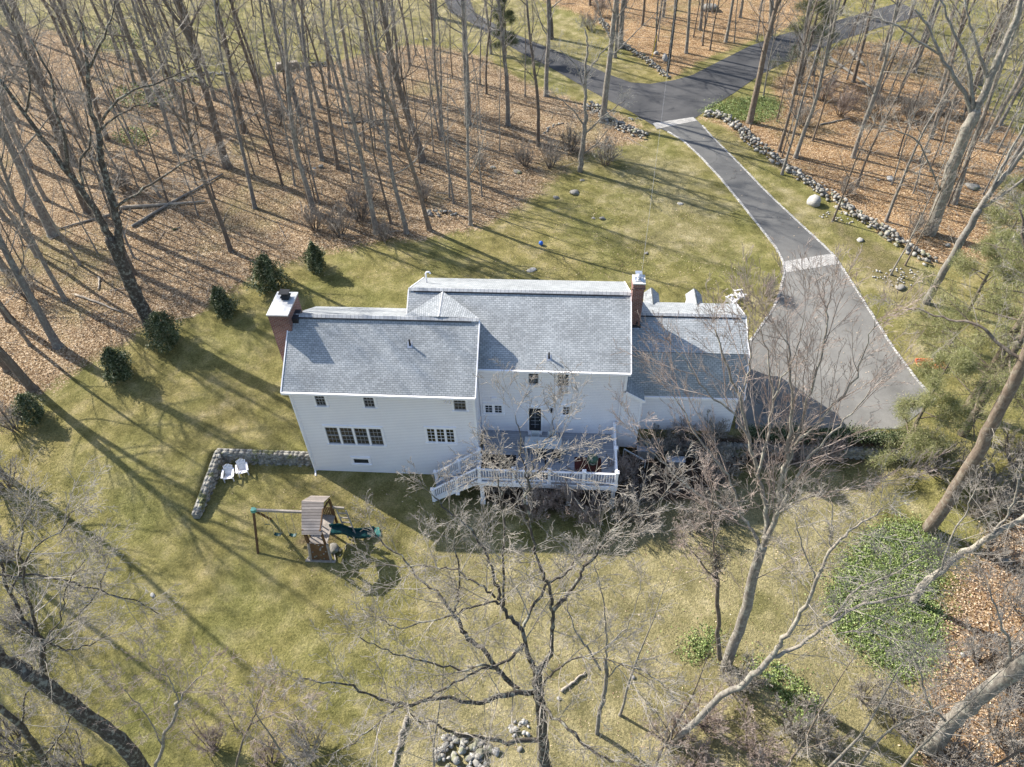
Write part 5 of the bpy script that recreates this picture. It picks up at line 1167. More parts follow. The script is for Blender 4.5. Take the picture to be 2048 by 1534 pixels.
traced('bare_tree', 'big spreading bare tree in front of the deck with dark crooked limbs', [([(1096, 1548), (1090, 1534), (1086, 1487), (1081, 1418), (1076, 1376), (1074, 1341)], C0[1], C0[1], 24, 19)],
 [([(1076, 1383), (1031, 1386), (985, 1393), (958, 1409), (881, 1397), (804, 1407), (760, 1400), (720, 1380), (660, 1364), (600, 1357)], Y0, Y0-2.5, 13, 3),
  ([(797, 1409), (745, 1456), (700, 1491), (650, 1512)], Y0-1.6, Y0-2.6, 5, 2),
  ([(1034, 1376), (1024, 1369), (996, 1341), (971, 1303), (944, 1282), (923, 1250), (905, 1226)], Y0, Y0+1.6, 12, 9),
  ([(905, 1226), (917, 1195), (916, 1139), (909, 1077)], Y0+1.6, Y0+2.2, 6, 2.5), ([(905, 1226), (880, 1190), (840, 1160), (810, 1120), (770, 1090), (740, 1050)], Y0+1.6, Y0+3.5, 6, 2),
  ([(1069, 1337), (1058, 1313), (1048, 1271), (1034, 1251), (1010, 1223), (999, 1198), (996, 1174), (978, 1125), (958, 1084), (926, 1042), (895, 1021), (860, 985)], Y0, Y0+2.2, 12, 3),
  ([(1008, 1210), (1006, 1139), (1010, 1070), (1004, 1000), (996, 950)], Y0+.8, Y0+1.6, 6, 2.5),
  ([(1008, 1209), (985, 1204), (950, 1213), (905, 1230), (840, 1248), (800, 1256), (760, 1240)], Y0+1, Y0-.5, 6, 2),
  ([(990, 1195), (960, 1170), (925, 1148), (880, 1133), (820, 1132), (750, 1133)], Y0+1, Y0+2.2, 5, 2),
  ([(1079, 1341), (1100, 1310), (1105, 1261), (1107, 1226), (1132, 1195), (1156, 1160), (1170, 1132), (1198, 1101), (1236, 1052), (1292, 1021), (1330, 985)], Y0, Y0+1.5, 12, 3),
  ([(1105, 1223), (1102, 1188), (1093, 1157), (1072, 1111), (1065, 1070), (1055, 1021), (1056, 960)], Y0+.6, Y0+1.2, 8, 6),
  ([(1056, 960), (1047, 936), (1041, 900), (1038, 860), (1030, 830)], Y0+1.2, Y0+1.8, 4.5, 2), ([(1056, 960), (1068, 925), (1089, 892), (1105, 860), (1112, 830)], Y0+1.2, Y0+1.9, 4, 1.6), ([(1056, 960), (1080, 940), (1110, 920), (1140, 900)], Y0+1.2, Y0+2.2, 4, 1.6), ([(1057, 985), (1035, 960), (1015, 930), (1000, 915)], Y0+1.2, Y0+1.9, 3.5, 1.5),
  ([(1048, 1253), (1060, 1225), (1076, 1195), (1097, 1167), (1125, 1153), (1146, 1129), (1166, 1108), (1205, 1097), (1250, 1070)], Y0, Y0+2.6, 7, 2.5),
  ([(1069, 1393), (1097, 1425), (1139, 1459), (1180, 1498), (1222, 1522), (1290, 1530)], Y0-.2, Y0-2.8, 8, 4),
  ([(1083, 1480), (1013, 1484), (971, 1475), (923, 1470), (888, 1456), (864, 1442), (836, 1442), (812, 1415)], Y0, Y0-2.4, 11, 3),
  ([(1045, 1289), (1027, 1312), (989, 1334), (951, 1343), (895, 1372), (850, 1400), (790, 1418)], Y0+.4, Y0-1.8, 8, 3),
  ([(1076, 1376), (1110, 1340), (1160, 1312), (1240, 1328), (1300, 1360)], Y0, Y0-1.8, 6, 2), ([(989, 1334), (960, 1325), (930, 1340), (870, 1328), (820, 1318), (775, 1300), (720, 1275)], Y0-.8, Y0-1.2, 6, 2)],
 'bark_dark', 'twig', 21, 1.2, dict(kl=2.5, rmin=.0050, rk=.0076))
traced('bare_tree', 'slender bare tree standing just right of the big spreading front tree', [([(1191, 1500), (1201, 1418), (1212, 1369), (1210, 1324)], -12.6, -12.6, 9, 8)],
 [([(1210, 1324), (1214, 1278), (1208, 1209), (1195, 1150), (1190, 1110)], -12.6, -12.2, 5, 2), ([(1201, 1340), (1173, 1296), (1149, 1258), (1135, 1209), (1125, 1153)], -12.6, -11.5, 6, 2), ([(1212, 1369), (1240, 1330), (1290, 1345), (1330, 1375)], -12.6, -13.5, 4, 2), ([(1212, 1300), (1245, 1262), (1270, 1220), (1280, 1160)], -12.6, -12.0, 4, 1.5)], 'bark', 'twig', 22, 1.0, dict(kl=1.9))
# vase-shaped tree in front of the garage
YC = gp(1449, 1334)[1]
traced('bare_tree', 'tall vase-shaped bare tree whose many pale stems fan out before the garage', [([(1449, 1338), (1477, 1261), (1505, 1157), (1525, 1094)], YC, YC+.3, 22, 19)],
 [([(1522, 1100), (1505, 1062), (1480, 1035), (1440, 1010), (1390, 985), (1340, 940), (1300, 900), (1270, 850)], YC+.3, YC+2.2, 9, 2.5), ([(1525, 1094), (1533, 1050), (1530, 1000), (1515, 950), (1500, 880), (1480, 800), (1450, 720), (1430, 660)], YC+.3, YC+1.8, 12, 3),
  ([(1528, 1090), (1552, 1030), (1560, 970), (1575, 900), (1585, 820), (1580, 740), (1570, 680)], YC+.3, YC+1.2, 13, 3), ([(1552, 1030), (1580, 980), (1610, 930), (1650, 880), (1690, 840), (1740, 780)], YC+.3, YC+1.0, 8, 2.5), ([(1560, 970), (1590, 890), (1615, 800), (1640, 720), (1655, 650), (1660, 600)], YC+.6, YC+1.6, 8, 2.5),
  ([(1515, 950), (1535, 880), (1545, 800), (1535, 720), (1520, 650)], YC+.6, YC+2, 6, 2), ([(1500, 880), (1465, 830), (1420, 790), (1380, 740), (1350, 700)], YC+1, YC+2.4, 6, 2), ([(1590, 890), (1640, 840), (1700, 770), (1730, 700), (1750, 640)], YC+.6, YC+.6, 6, 2), ([(1480, 1035), (1470, 980), (1440, 930), (1400, 880), (1370, 830), (1345, 790)], YC+.6, YC+2.4, 6, 2), ([(1545, 800), (1575, 740), (1600, 680), (1610, 620)], YC+1, YC+1.6, 4, 1.5), ([(1480, 800), (1500, 740), (1495, 680), (1500, 630)], YC+1.2, YC+1.8, 4, 1.5),
  ([(1552, 1030), (1600, 1000), (1650, 985), (1710, 975), (1790, 960)], YC+.3, YC-.6, 5, 2)],
 'bark', 'twig_red', 23, 1.05, dict(kl=3.4, up=[.10, .08, .06, .05], ang=[27, 30, 32, 34], wig=[.05, .07, .08, .1], n=[10, 8, 4.5, 0]))
traced('bare_tree', 'vine-choked bare tree with a dark tangled clump high on its stem', [([(1440, 1318), (1437, 1250), (1434, 1165), (1432, 1115)], YC-.7, YC-.7, 9, 8)], [([(1432, 1115), (1425, 1060), (1424, 1010), (1420, 960)], YC-.7, YC-.3, 4, 2), ([(1434, 1165), (1400, 1120), (1370, 1090)], YC-.7, YC-1.2, 4, 2)], 'bark_brown', 'twig_red', 24, 1.4, dict(kl=1.6))
# tree entering from the lower right with long pale limbs
YD = gp(1350, 1490)[1]
traced('bare_tree', 'leaning bare tree with a long forked limb reaching right over the ivy', [([(1348, 1484), (1442, 1397), (1505, 1351), (1543, 1313)], YD, YD+.3, 13, 12)],
 [([(1543, 1313), (1564, 1278), (1605, 1223), (1633, 1164), (1661, 1104), (1690, 1070), (1717, 1052), (1760, 1020)], YD+.3, YD+1.5, 11, 3), ([(1543, 1313), (1600, 1290), (1661, 1243), (1730, 1209), (1828, 1188), (1880, 1140)], YD+.3, YD+1, 10, 4), ([(1633, 1164), (1620, 1130), (1600, 1080), (1590, 1040)], YD+1, YD+1.2, 5, 2), ([(1661, 1243), (1710, 1180), (1780, 1150), (1850, 1110)], YD+.6, YD+1.4, 5, 2), ([(1661, 1104), (1662, 1060), (1665, 1010)], YD+1.2, YD+1.6, 4, 2), ([(1690, 1265), (1760, 1270), (1850, 1295)], YD+.5, YD-.2, 4, 2)], 'bark_pale', 'twig', 25, 2.0, dict(kl=2.4))
G1 = gp(1826, 1205)
traced('bare_tree', 'pale-barked tree rising out of the ivy and leaning to the right edge', [([(1822, 1208), (1850, 1165), (1884, 1139), (1930, 1105), (1975, 1076), (2044, 1038), (2110, 990)], G1[1], G1[1]+.4, 15, 9)], [([(1975, 1076), (2010, 1040), (2030, 990), (2040, 930)], G1[1]+.2, G1[1]+.8, 7, 3), ([(1884, 1139), (1900, 1080), (1930, 1030), (1950, 980)], G1[1], G1[1]+1, 5, 2)], 'bark_pale', 'twig', 26, 1.4)
G2 = gp(1856, 1496)
traced('bare_tree', 'rough thick trunk leaning out of the bottom right corner', [([(1850, 1500), (1900, 1450), (1950, 1400), (2011, 1355), (2080, 1300)], G2[1], G2[1], 32, 30)], [([(2011, 1355), (2020, 1300), (2000, 1240), (1980, 1180)], G2[1], G2[1]+.8, 9, 3), ([(1900, 1450), (1860, 1410), (1840, 1350), (1830, 1300)], G2[1], G2[1]+.6, 6, 2)], 'bark', 'twig', 27, 2.0, dict(kl=3))
G3 = gp(1857, 1060)
traced('bare_tree', 'straight clear trunk crossing the right side beyond the pine', [([(1855, 1062), (1900, 995), (1950, 915), (2000, 820), (2048, 720), (2100, 600)], G3[1], G3[1], 26, 22)], [([(2048, 720), (2000, 690), (1960, 650), (1900, 640), (1840, 620), (1790, 610)], G3[1], G3[1]+2.5, 9, 2.5), ([(2040, 740), (2090, 640), (2060, 520), (2040, 420)], G3[1], G3[1]+1.5, 12, 4)], 'bark_brown', 'twig', 28, .9)
# bottom-left giant
YB = gp(300, 1560)[1]
traced('bare_tree', 'massive dark-barked tree leaning across the bottom left corner', [([(300, 1560), (251, 1494), (195, 1449), (139, 1404), (70, 1352), (35, 1334), (-10, 1300), (-60, 1240)], YB, YB+.6, 31, 22)],
 [([(87, 1344), (84, 1296), (72, 1262), (45, 1237), (20, 1190), (0, 1120)], YB+.4, YB+1.5, 13, 6), ([(-10, 1150), (70, 1150), (150, 1167), (216, 1188), (278, 1205), (318, 1228)], YB+1.2, YB+2.6, 7, 2), ([(35, 1250), (84, 1278), (129, 1299), (167, 1292), (220, 1270)], YB+.6, YB+1.8, 6, 2), ([(-10, 1330), (40, 1312), (85, 1290), (140, 1250), (190, 1190), (215, 1130)], YB+.6, YB+1.8, 6, 2), ([(72, 1262), (60, 1200), (40, 1120), (45, 1060), (60, 1020)], YB+.8, YB+1.6, 7, 2), ([(20, 1190), (60, 1110), (120, 1060), (150, 1020)], YB+1, YB+1.8, 5, 2), ([(84, 1296), (120, 1240), (130, 1180), (170, 1120)], YB+.6, YB+1.5, 4, 1.5)], 'bark_dark', 'twig', 29, 1.4, dict(kl=2.6))
traced('bare_tree', 'second dark trunk below the massive one at the bottom left', [([(100, 1540), (87, 1512), (45, 1456), (0, 1418), (-50, 1370)], YB-.3, YB, 13, 11)], [([(45, 1456), (50, 1400), (70, 1360)], YB, YB+.5, 5, 2), ([(87, 1512), (130, 1460), (150, 1400)], YB, YB+.5, 4, 2)], 'bark_dark', 'twig', 30, 1.1)
traced('bare_tree', 'thin forked tree with pale sprays in the lower lawn at left', [([(310, 1545), (325, 1490), (345, 1440), (357, 1404)], YB, YB, 7, 6)], [([(357, 1404), (375, 1380), (400, 1350), (420, 1320)], YB, YB+.5, 4, 1.6), ([(357, 1404), (350, 1380), (330, 1350), (300, 1330)], YB, YB+.4, 3.5, 1.5), ([(325, 1490), (300, 1440), (270, 1400), (240, 1370)], YB, YB+.3, 4, 1.5)], 'bark', 'twig_red', 31, 1.6, dict(kl=1.7))
traced('bare_tree', 'young bare tree with reddish twigs at the bottom edge left of centre', [([(470, 1560), (480, 1500), (500, 1450)], YB+.2, YB+.2, 5, 4)], [([(500, 1450), (520, 1400), (530, 1360)], YB+.2, YB+.5, 3.5, 1.5), ([(490, 1475), (460, 1430), (440, 1390)], YB+.2, YB+.4, 3, 1.5), ([(500, 1450), (560, 1420), (600, 1400)], YB+.2, YB+.4, 3, 1.5)], 'bark_brown', 'twig_red', 32, 1.8, dict(kl=1.7))
# big lichened twin trunk at the lawn edge, left
YE = gp(303, 650)[1]
traced('bare_tree', 'big lichen-covered tree with two stems at the left lawn edge', [([(304, 652), (285, 615), (262, 570), (243, 525), (222, 480)], YE, YE, 26, 24), ([(243, 525), (240, 480), (232, 430), (215, 370), (203, 320), (198, 270)], YE, YE+.4, 16, 12)],
 [([(222, 480), (200, 440), (170, 390), (135, 345), (95, 290), (50, 230), (0, 160)], YE, YE+.2, 17, 7), ([(198, 270), (180, 210), (175, 140), (170, 80), (150, 20)], YE+.4, YE+.8, 11, 4), ([(205, 240), (235, 200), (280, 175), (330, 160), (395, 132)], YE+.5, YE+1.5, 6, 2.5), ([(200, 260), (230, 235), (270, 215), (300, 205)], YE+.5, YE+1.4, 5, 2), ([(232, 415), (275, 385), (330, 350), (380, 320), (420, 310)], YE, YE-.6, 6, 2), ([(135, 345), (130, 280), (110, 220), (100, 150), (60, 80)], YE, YE+.5, 9, 3), ([(175, 140), (200, 90), (220, 40), (230, 0)], YE+.6, YE+1.2, 6, 2.5), ([(50, 230), (60, 160), (40, 90), (20, 30)], YE+.2, YE+.8, 5, 2), ([(170, 390), (160, 330), (180, 280), (170, 220)], YE, YE+1, 7, 3)], 'bark_dark', 'twig', 33, .95, dict(kl=2.8))
# right-hand beeches
YF_ = gp(1862, 467)[1]
traced('bare_tree', 'biggest grey beech with a flared foot in the orange leaves at right', [([(1858, 468), (1868, 440), (1885, 395), (1905, 335), (1930, 270), (1950, 225)], YF_, YF_, 25, 22)],
 [([(1950, 225), (1975, 170), (2000, 110), (2030, 40), (2048, -20)], YF_, YF_+.5, 17, 10), ([(1945, 235), (1930, 190), (1905, 150), (1880, 110), (1860, 60), (1830, 20)], YF_, YF_+.8, 10, 4), ([(1945, 215), (1940, 150), (1925, 100), (1905, 60), (1880, 0)], YF_, YF_+.8, 9, 4), ([(1880, 110), (1820, 70), (1770, 40), (1720, 30)], YF_+.5, YF_+1.6, 5, 2), ([(1885, 395), (1840, 290), (1790, 262), (1750, 250)], YF_, YF_-.6, 4, 1.5), ([(1975, 170), (1960, 110), (1940, 50), (1930, 0)], YF_+.2, YF_+1, 8, 3)], 'bark_pale', 'twig_pale', 34, .95, dict(kl=2.8))
YG = gp(1855, 606)[1]
traced('bare_tree', 'pale smooth beech forking low beside the pine at the right edge', [([(1852, 608), (1872, 570), (1905, 513), (1935, 460), (1957, 421)], YG, YG, 15, 14)], [([(1957, 421), (1985, 380), (2020, 340), (2060, 280)], YG, YG+.3, 12, 9), ([(1957, 421), (1990, 400), (2030, 370), (2070, 340)], YG, YG-.4, 9, 7), ([(1985, 380), (2010, 320), (2048, 250)], YG, YG+.8, 7, 4)], 'bark_pale', 'twig_pale', 35, .9)
YH = gp(1160, 343)[1]
traced('bare_tree', 'low pale spreading tree at the lawn edge below the collapsed wall', [([(1160, 345), (1163, 310), (1168, 270), (1172, 230)], YH, YH, 11, 8)], [([(1172, 230), (1170, 180), (1172, 130), (1175, 90), (1170, 60)], YH, YH+.3, 7, 3), ([(1170, 180), (1150, 130), (1120, 100)], YH, YH+.8, 4, 2), ([(1172, 150), (1200, 110), (1230, 80)], YH, YH+.6, 4, 2), ([(1168, 270), (1200, 240), (1230, 215), (1250, 200)], YH, YH-.5, 3.5, 1.5), ([(1168, 250), (1140, 215), (1110, 190)], YH, YH-.4, 3.5, 1.5), ([(1163, 310), (1190, 290), (1215, 260)], YH, YH-.6, 3, 1.5)], 'bark', 'twig_pale', 36, 1.5, dict(kl=2.2))

# ---------------- leafless shrubs
def shrub(seed, Hh, nst, spread, dens=1.0):
    r_ = random.Random(seed); sk = Sk(); st = []
    P = dict(levels=4, seg=[.25, .22, .16, .12], wig=[.07, .10, .14, .15], up=[.05, .04, .03, .02], n=[9*dens, 6*dens, 3.5*dens, 0], ang=[36, 40, 42, 40], ratio=[.45, .5, .5, .5], t0=[.2, .15, .15, .1], rmin=.0050, rk=.009, tip=.35)
    for i in range(nst):
        a = r_.uniform(0, 6.28); s = r_.uniform(.1, spread); d = unit((math.cos(a)*s, math.sin(a)*s, 1)); n0 = len(sk.thick)
        branch(sk, (math.cos(a)*.12, math.sin(a)*.12, -.1), d, Hh*r_.uniform(.7, 1.1), .03, 0, r_, P)
    return sk
def mkshrub(label, P, sk, tm, group=None):
    t = thing('bare_shrub', label, 'shrub', P, group); t['o_'] = [0.0]*3
    V, F = tubes_np(sk.thick, 6); npmesh('stems', V, F, MAT['bark_brown'], t, smooth=True); V, F = twigs_np(sk.tw); npmesh('twigs', V, F, MAT[tm], t); return t
SH = [('r', .9), ('r', 1.0), ('p', 1.0), ('p', 1.1)]; SHP = []
SHL = [(1010, 990, 'r', 1.0, 'reddish bare shrub under the left end of the deck'), (1075, 985, 'r', 1.1, 'reddish bare shrub between the second and third deck posts'), (1120, 1005, 'r', 1.2, 'reddish bare shrub in front of the deck middle'), (1170, 990, 'r', 1.1, 'reddish bare shrub left of the last deck post'), (1250, 990, 'r', 1.2, 'bare shrub just right of the deck corner post'), (1180, 1040, 'r', 1.1, 'bare shrub on the lawn side of the deck shrubs, right of centre'), (1065, 1040, 'r', 1.0, 'bare shrub on the lawn side of the deck shrubs, left of centre'),
 (1330, 890, 'p', .9, 'bare shrub against the garage wall at its left end'), (1380, 890, 'r', 1.1, 'bare shrub against the garage wall, second from its left end'), (1420, 885, 'p', 1.0, 'bare shrub against the garage wall, third from its left end'), (1420, 950, 'r', .9, 'reddish shrub just right of the pale lidded bin'), (1440, 960, 'p', 1.1, 'bare shrub below the retaining wall near the garage corner'),
 (1290, 1052, 'p', 1.0, 'dense pale thicket in front of the lidded bin'), (1385, 1062, 'p', 1.0, 'dense pale thicket right of the one before the bin'), (1250, 1040, 'p', 1.1, 'pale bare shrub between the deck corner and the thicket'), (1430, 1030, 'p', 1.1, 'pale bare shrub left of the vase-shaped tree stems'),
 (1530, 935, 'r', .8, 'low brown shrub under the retaining wall at its left part'), (1590, 930, 'r', .8, 'low brown shrub under the middle of the retaining wall'), (1650, 925, 'r', .8, 'low brown shrub under the retaining wall right of its middle'), (1860, 940, 'p', 1.3, 'brushy thicket under the pine beyond the retaining wall'), (1930, 960, 'p', 1.1, 'brushy thicket right of the pine trunks'), (1990, 1000, 'p', 1.1, 'large tangled thicket at the right edge above the boulder'), (2030, 930, 'p', 1.3, 'tangled thicket at the far right beside the straight trunk'), (1945, 1030, 'p', .8, 'thicket at the top right corner of the ivy bed'), (1985, 1110, 'p', .9, 'thin brush beside the boulder at the right edge'),
 (1100, 335, 'p', 1.2, 'grey brush at the woodland edge left of the pale spreading tree'), (1210, 330, 'p', 1.2, 'grey brush at the woodland edge right of the pale spreading tree'), (1140, 300, 'p', 1.1, 'grey brush behind the pale spreading tree'), (1050, 330, 'p', 1.0, 'grey brush beside the mossy flat stone'), (720, 440, 'p', 1.3, 'dense grey brush at the lawn edge left of the three trunks'), (680, 470, 'p', 1.2, 'grey brush between the evergreens and the brush by the trunks'), (740, 400, 'p', 1.1, 'grey brush behind the trunks at the lawn edge'), (630, 460, 'p', 1.0, 'grey brush above the farthest small evergreen'), (770, 480, 'p', .8, 'small brush at the feet of the lawn-edge trunks'),
 (1600, 250, 'p', 1.2, 'brown brush right of the small ivy bed'), (1680, 230, 'r', 1.3, 'brown brush in the orange woods left of the fallen branch'), (1640, 200, 'r', 1.2, 'brown brush behind the ivy bed in the right woods'), (1740, 230, 'p', 1.2, 'grey brush in the middle of the right woods'), (1820, 240, 'p', 1.3, 'tangled pale brush deep in the right woods'), (1880, 230, 'p', 1.3, 'tangled pale brush below the beech crown'), (1690, 390, 'p', .8, 'thin brush behind the long stone wall'), (1820, 470, 'p', 1.0, 'thin brush at the end of the long stone wall'),
 (1530, 590, 'p', .8, 'thin bush in the grass beside the driveway curve'), (1590, 1470, 'p', 1.1, 'thin multi-stemmed bush in dry grass left of the bottom right trunk'), (1500, 1500, 'r', 1.1, 'reddish bush at the bottom edge right of the leaning tree'), (620, 1500, 'p', 1.0, 'thin bush at the bottom edge left of the pale fallen pole'), (2020, 1380, 'p', 1.3, 'thin bush behind the rough thick trunk at the right edge'), (1340, 1490, 'r', 1.0, 'reddish thicket at the foot of the leaning tree'), (1400, 1440, 'r', 1.0, 'reddish thicket under the vase-shaped tree'), (1380, 1540, 'r', .9, 'reddish thicket at the bottom edge right of centre'), (1470, 1380, 'p', 1.0, 'pale brush right of the vase-shaped tree foot'), (1800, 1450, 'p', 1.2, 'pale brush left of the rough thick trunk'), (1900, 1560, 'p', 1.3, 'pale brush at the bottom right corner'), (2000, 1480, 'p', 1.4, 'tangled brush behind the rough thick trunk'), (1960, 1330, 'p', 1.2, 'pale brush in the lower right leaves'), (2040, 1220, 'p', 1.2, 'pale brush at the right edge in the lower leaves'), (1650, 1500, 'p', .9, 'thin pale bush at the bottom edge in dry grass'), (1730, 1400, 'p', .8, 'thin pale bush below the ivy bed point'),
 (420, 1500, 'r', .8, 'reddish bush at the bottom edge left of centre'), (540, 1530, 'r', .8, 'reddish bush at the bottom edge, nearer the centre'), (160, 1540, 'p', 1.1, 'pale bush at the bottom left corner'), (30, 1500, 'p', 1.2, 'pale bush at the far bottom left edge'), (20, 1120, 'p', 1.0, 'grey thicket at the left edge of the lower lawn'), (10, 980, 'p', 1.3, 'grey thicket at the left edge where the woods end'), (40, 1260, 'p', 1.0, 'thin brush beneath the massive leaning tree'),
 (250, 380, 'p', 1.0, 'thin grey brush in the left woods above the fallen logs'), (60, 600, 'p', 1.2, 'thin brush among the leaves at the far left'), (30, 860, 'p', 1.0, 'thin brush left of the smallest evergreen'), (560, 250, 'p', 1.1, 'grey brush in the middle woods'), (850, 400, 'p', .8, 'thin brush between the trunks above the stone row'), (960, 340, 'p', .8, 'thin brush in the sunny leaves of the middle woods'), (1180, 60, 'p', 1.1, 'grey brush beside the far road'), (1200, 30, 'r', 1.2, 'brown brush beyond the far road')]
for (px, py, k, s, lab) in SHL:
    P = gp(px, py); grp = 'bare shrubs and brush'
    idx = len([1 for q in SHP if q[0] == k])
    if idx < 4:
        t = mkshrub(lab, P, shrub(500+idx+(10 if k == 'r' else 0), 1.9, 13, .85, 1.15), 'twig_red' if k == 'r' else 'twig', grp); t.scale = (s, s, s); SHP.append((k, t))
    else:
        src = [q[1] for q in SHP if q[0] == k][rg.randrange(4)]; dup(src, P, rg.uniform(0, 6.28), s, lab, grp)
# vine clump in the dark-topped stem
r_ = random.Random(9); sk = Sk(); Q = aty(1432, 1125, YC-.7)
for i in range(90): branch(sk, (Q[0]+r_.gauss(0, .12), Q[1]+r_.gauss(0, .12), Q[2]+r_.gauss(0, .4)), unit((r_.gauss(0, 1), r_.gauss(0, 1), r_.gauss(0, 1))), .35, .012, 2, r_, dict(levels=4, seg=[.2, .2, .1, .08], wig=[.2]*4, up=[0]*4, n=[3, 3, 3, 0], ang=[50]*4, ratio=[.6]*4, t0=[.1]*4, rmin=.006, rk=.02, tip=.4))
V, F = twigs_np(sk.tw); tag(npmesh('vine_clump', V, F, MAT['bark_dark']), 'dark tangled clump of vines hanging high on a thin stem', 'vine')

# ---------------- leaves
def leafquads(C, size, rs, flat=0.0, asp=.6):
    n = len(C); nrm = rs.normal(size=(n, 3)); nrm[:, 2] = np.abs(nrm[:, 2])+flat; nrm /= np.linalg.norm(nrm, axis=1)[:, None]
    a = np.cross(nrm, rs.normal(size=(n, 3))); a /= np.linalg.norm(a, axis=1)[:, None]+1e-9; b = np.cross(nrm, a); s = size*rs.uniform(.6, 1.3, n)[:, None]
    V = np.stack([C-a*s, C+b*s*asp, C+a*s, C-b*s*asp], 1).reshape(-1, 3); F = np.arange(4*n).reshape(n, 4); rnd = np.repeat(rs.random_sample(n), 4); return V, F, rnd
def scatter(poly, n, rs):
    P = np.array([p[:2] for p in poly]); lo, hi = P.min(0), P.max(0); out = np.zeros((0, 2))
    while len(out) < n:
        q = rs.uniform(lo, hi, (n, 2)); q = q[inpoly(q[:, 0], q[:, 1], poly)]; q = q+rs.normal(0, .22, q.shape)*(1+2*(rs.random_sample((len(q), 1)) < .12)); out = np.concatenate([out, q])
    return out[:n]
def ground_leaves(name, label, polys, n, size, mat, lift, flat, cat=None, clump=0.0, seed=3, kind='stuff'):
    rs = np.random.RandomState(seed); Vs, Fs, Rs, off = [], [], [], 0
    for poly, k in zip(polys, n):
        q = scatter(poly, k, rs)
        if clump: q = q[(np.sin(q[:, 0]*5.3+1)*np.sin(q[:, 1]*4.7)+rs.normal(0, .45, len(q))) > -clump]
        C = np.stack([q[:, 0], q[:, 1], height(q[:, 0], q[:, 1])+lift*rs.uniform(.1, 1, len(q))], -1); V, F, rn = leafquads(C, size, rs, flat); Vs.append(V); Fs.append(F+off); Rs.append(rn); off += len(V)
    o = npmesh(name, np.concatenate(Vs), np.concatenate(Fs), MAT[mat], rnd=np.concatenate(Rs)); o['kind'] = kind; o['label'] = label; o['category'] = cat
    return o
IV1 = gps([(1400, 226), (1430, 208), (1480, 198), (1535, 192), (1560, 205), (1555, 232), (1515, 248), (1470, 240), (1440, 228)])
IV2 = gps([(1860, 1050), (1800, 1042), (1740, 1062), (1700, 1100), (1665, 1160), (1655, 1225), (1680, 1275), (1730, 1310), (1790, 1355), (1835, 1350), (1872, 1310), (1882, 1250), (1865, 1190), (1885, 1120)])
IV3 = gps([(1368, 1290), (1395, 1262), (1425, 1262), (1432, 1295), (1400, 1318), (1372, 1318)]); IV4 = gps([(1500, 1320), (1560, 1335), (1600, 1370), (1630, 1400), (1622, 1450), (1580, 1455), (1560, 1400), (1510, 1350)])
IV5 = gps([(230, 270), (270, 255), (310, 270), (290, 295), (240, 290)]); IV6 = gps([(225, 180), (300, 170), (380, 185), (330, 215), (240, 215)]); IV7 = gps([(170, 60), (250, 50), (300, 90), (200, 110)])
ground_leaves('ivy', 'bright green ivy bed at the corner where the driveway meets the road', [IV1], [12000], .05, 'ivy', .22, .6, 'ground cover', .7, 4)
ground_leaves('ivy', 'large diamond-shaped bed of green ivy at the lower right', [IV2], [42000], .042, 'ivy', .2, .7, 'ground cover', .8, 5)
ground_leaves('ivy', 'small patch of ivy left of the vase-shaped tree foot', [IV3], [1600], .045, 'ivy', .25, .5, 'ground cover', .4, 6)
ground_leaves('ivy', 'narrow patch of ivy in dry grass below the leaning tree', [IV4], [3600], .045, 'ivy', .25, .5, 'ground cover', .4, 7)
ground_leaves('undergrowth', 'pale green undergrowth in the left woods', [IV5, IV6, IV7], [900, 1800, 1500], .09, 'ivy', .4, .3, 'ground cover', .3, 8)
ground_leaves('leaf_litter', 'fallen leaves covering the woodland floor', [LEAF_L, LEAF_R, LEAF_B, LEAF_T], [130000, 46000, 18000, 12000], .043, 'litter', .07, .9, 'leaf litter', 0, 9)
ground_leaves('fallen_leaves', 'scattered fallen leaves on the lawns', [gps([(560, 560), (1150, 400), (1540, 560), (1480, 600), (900, 560)]), gps([(420, 1000), (820, 960), (1000, 1080), (700, 1200)]), gps([(1290, 300), (1540, 560), (1250, 560), (1100, 420)]), gps([(900, 1100), (1400, 1060), (1700, 1100), (1700, 1500), (800, 1500)])], [1600, 500, 1600, 1800], .035, 'litter', .03, 1.0, 'leaf litter', 0, 10)
# small dark evergreens (hollies)
def evergreen(seed, Hh, W, n, mat='holly', leaf=.085, base=.06):
    rs = np.random.RandomState(seed); lob = rs.normal(size=(26, 3)); lob /= np.linalg.norm(lob, axis=1)[:, None]
    z = rs.beta(1.1, 1.35, n); prof = (1-z**2.4)**.7*np.minimum(1, .7+z*2); a = rs.uniform(0, 2*np.pi, n)
    d = np.stack([np.cos(a), np.sin(a), (z-.5)*1.4], -1); d /= np.linalg.norm(d, axis=1)[:, None]; bump = (np.maximum(0, d @ lob.T)**22).max(1)*(.6+.8*rs.random_sample(26)[(d @ lob.T).argmax(1)])
    r = W*prof*(.50+.75*bump)*np.sqrt(rs.uniform(.15, 1.1, n)); C = np.stack([r*np.cos(a), r*np.sin(a), base*Hh+z*Hh*(1-base)+rs.normal(0, .09, n)], -1); return leafquads(C, leaf, rs, .2, .45)
EV = [(636, 542, 1.05, 'small evergreen farthest along the row, nearest the woods brush', 0), (545, 578, 1.18, 'tallest small evergreen above the wide chimney', 1), (449, 628, 1.05, 'small dark evergreen third from the right in the row', 0), (342, 690, 1.1, 'dark evergreen at the foot of the big lichened tree', 1), (245, 752, 1.1, 'blue-green evergreen on a leaning stem, left of the lichened tree', 0), (75, 838, .85, 'smallest sparse evergreen at the left end of the row', 1)]
src = []
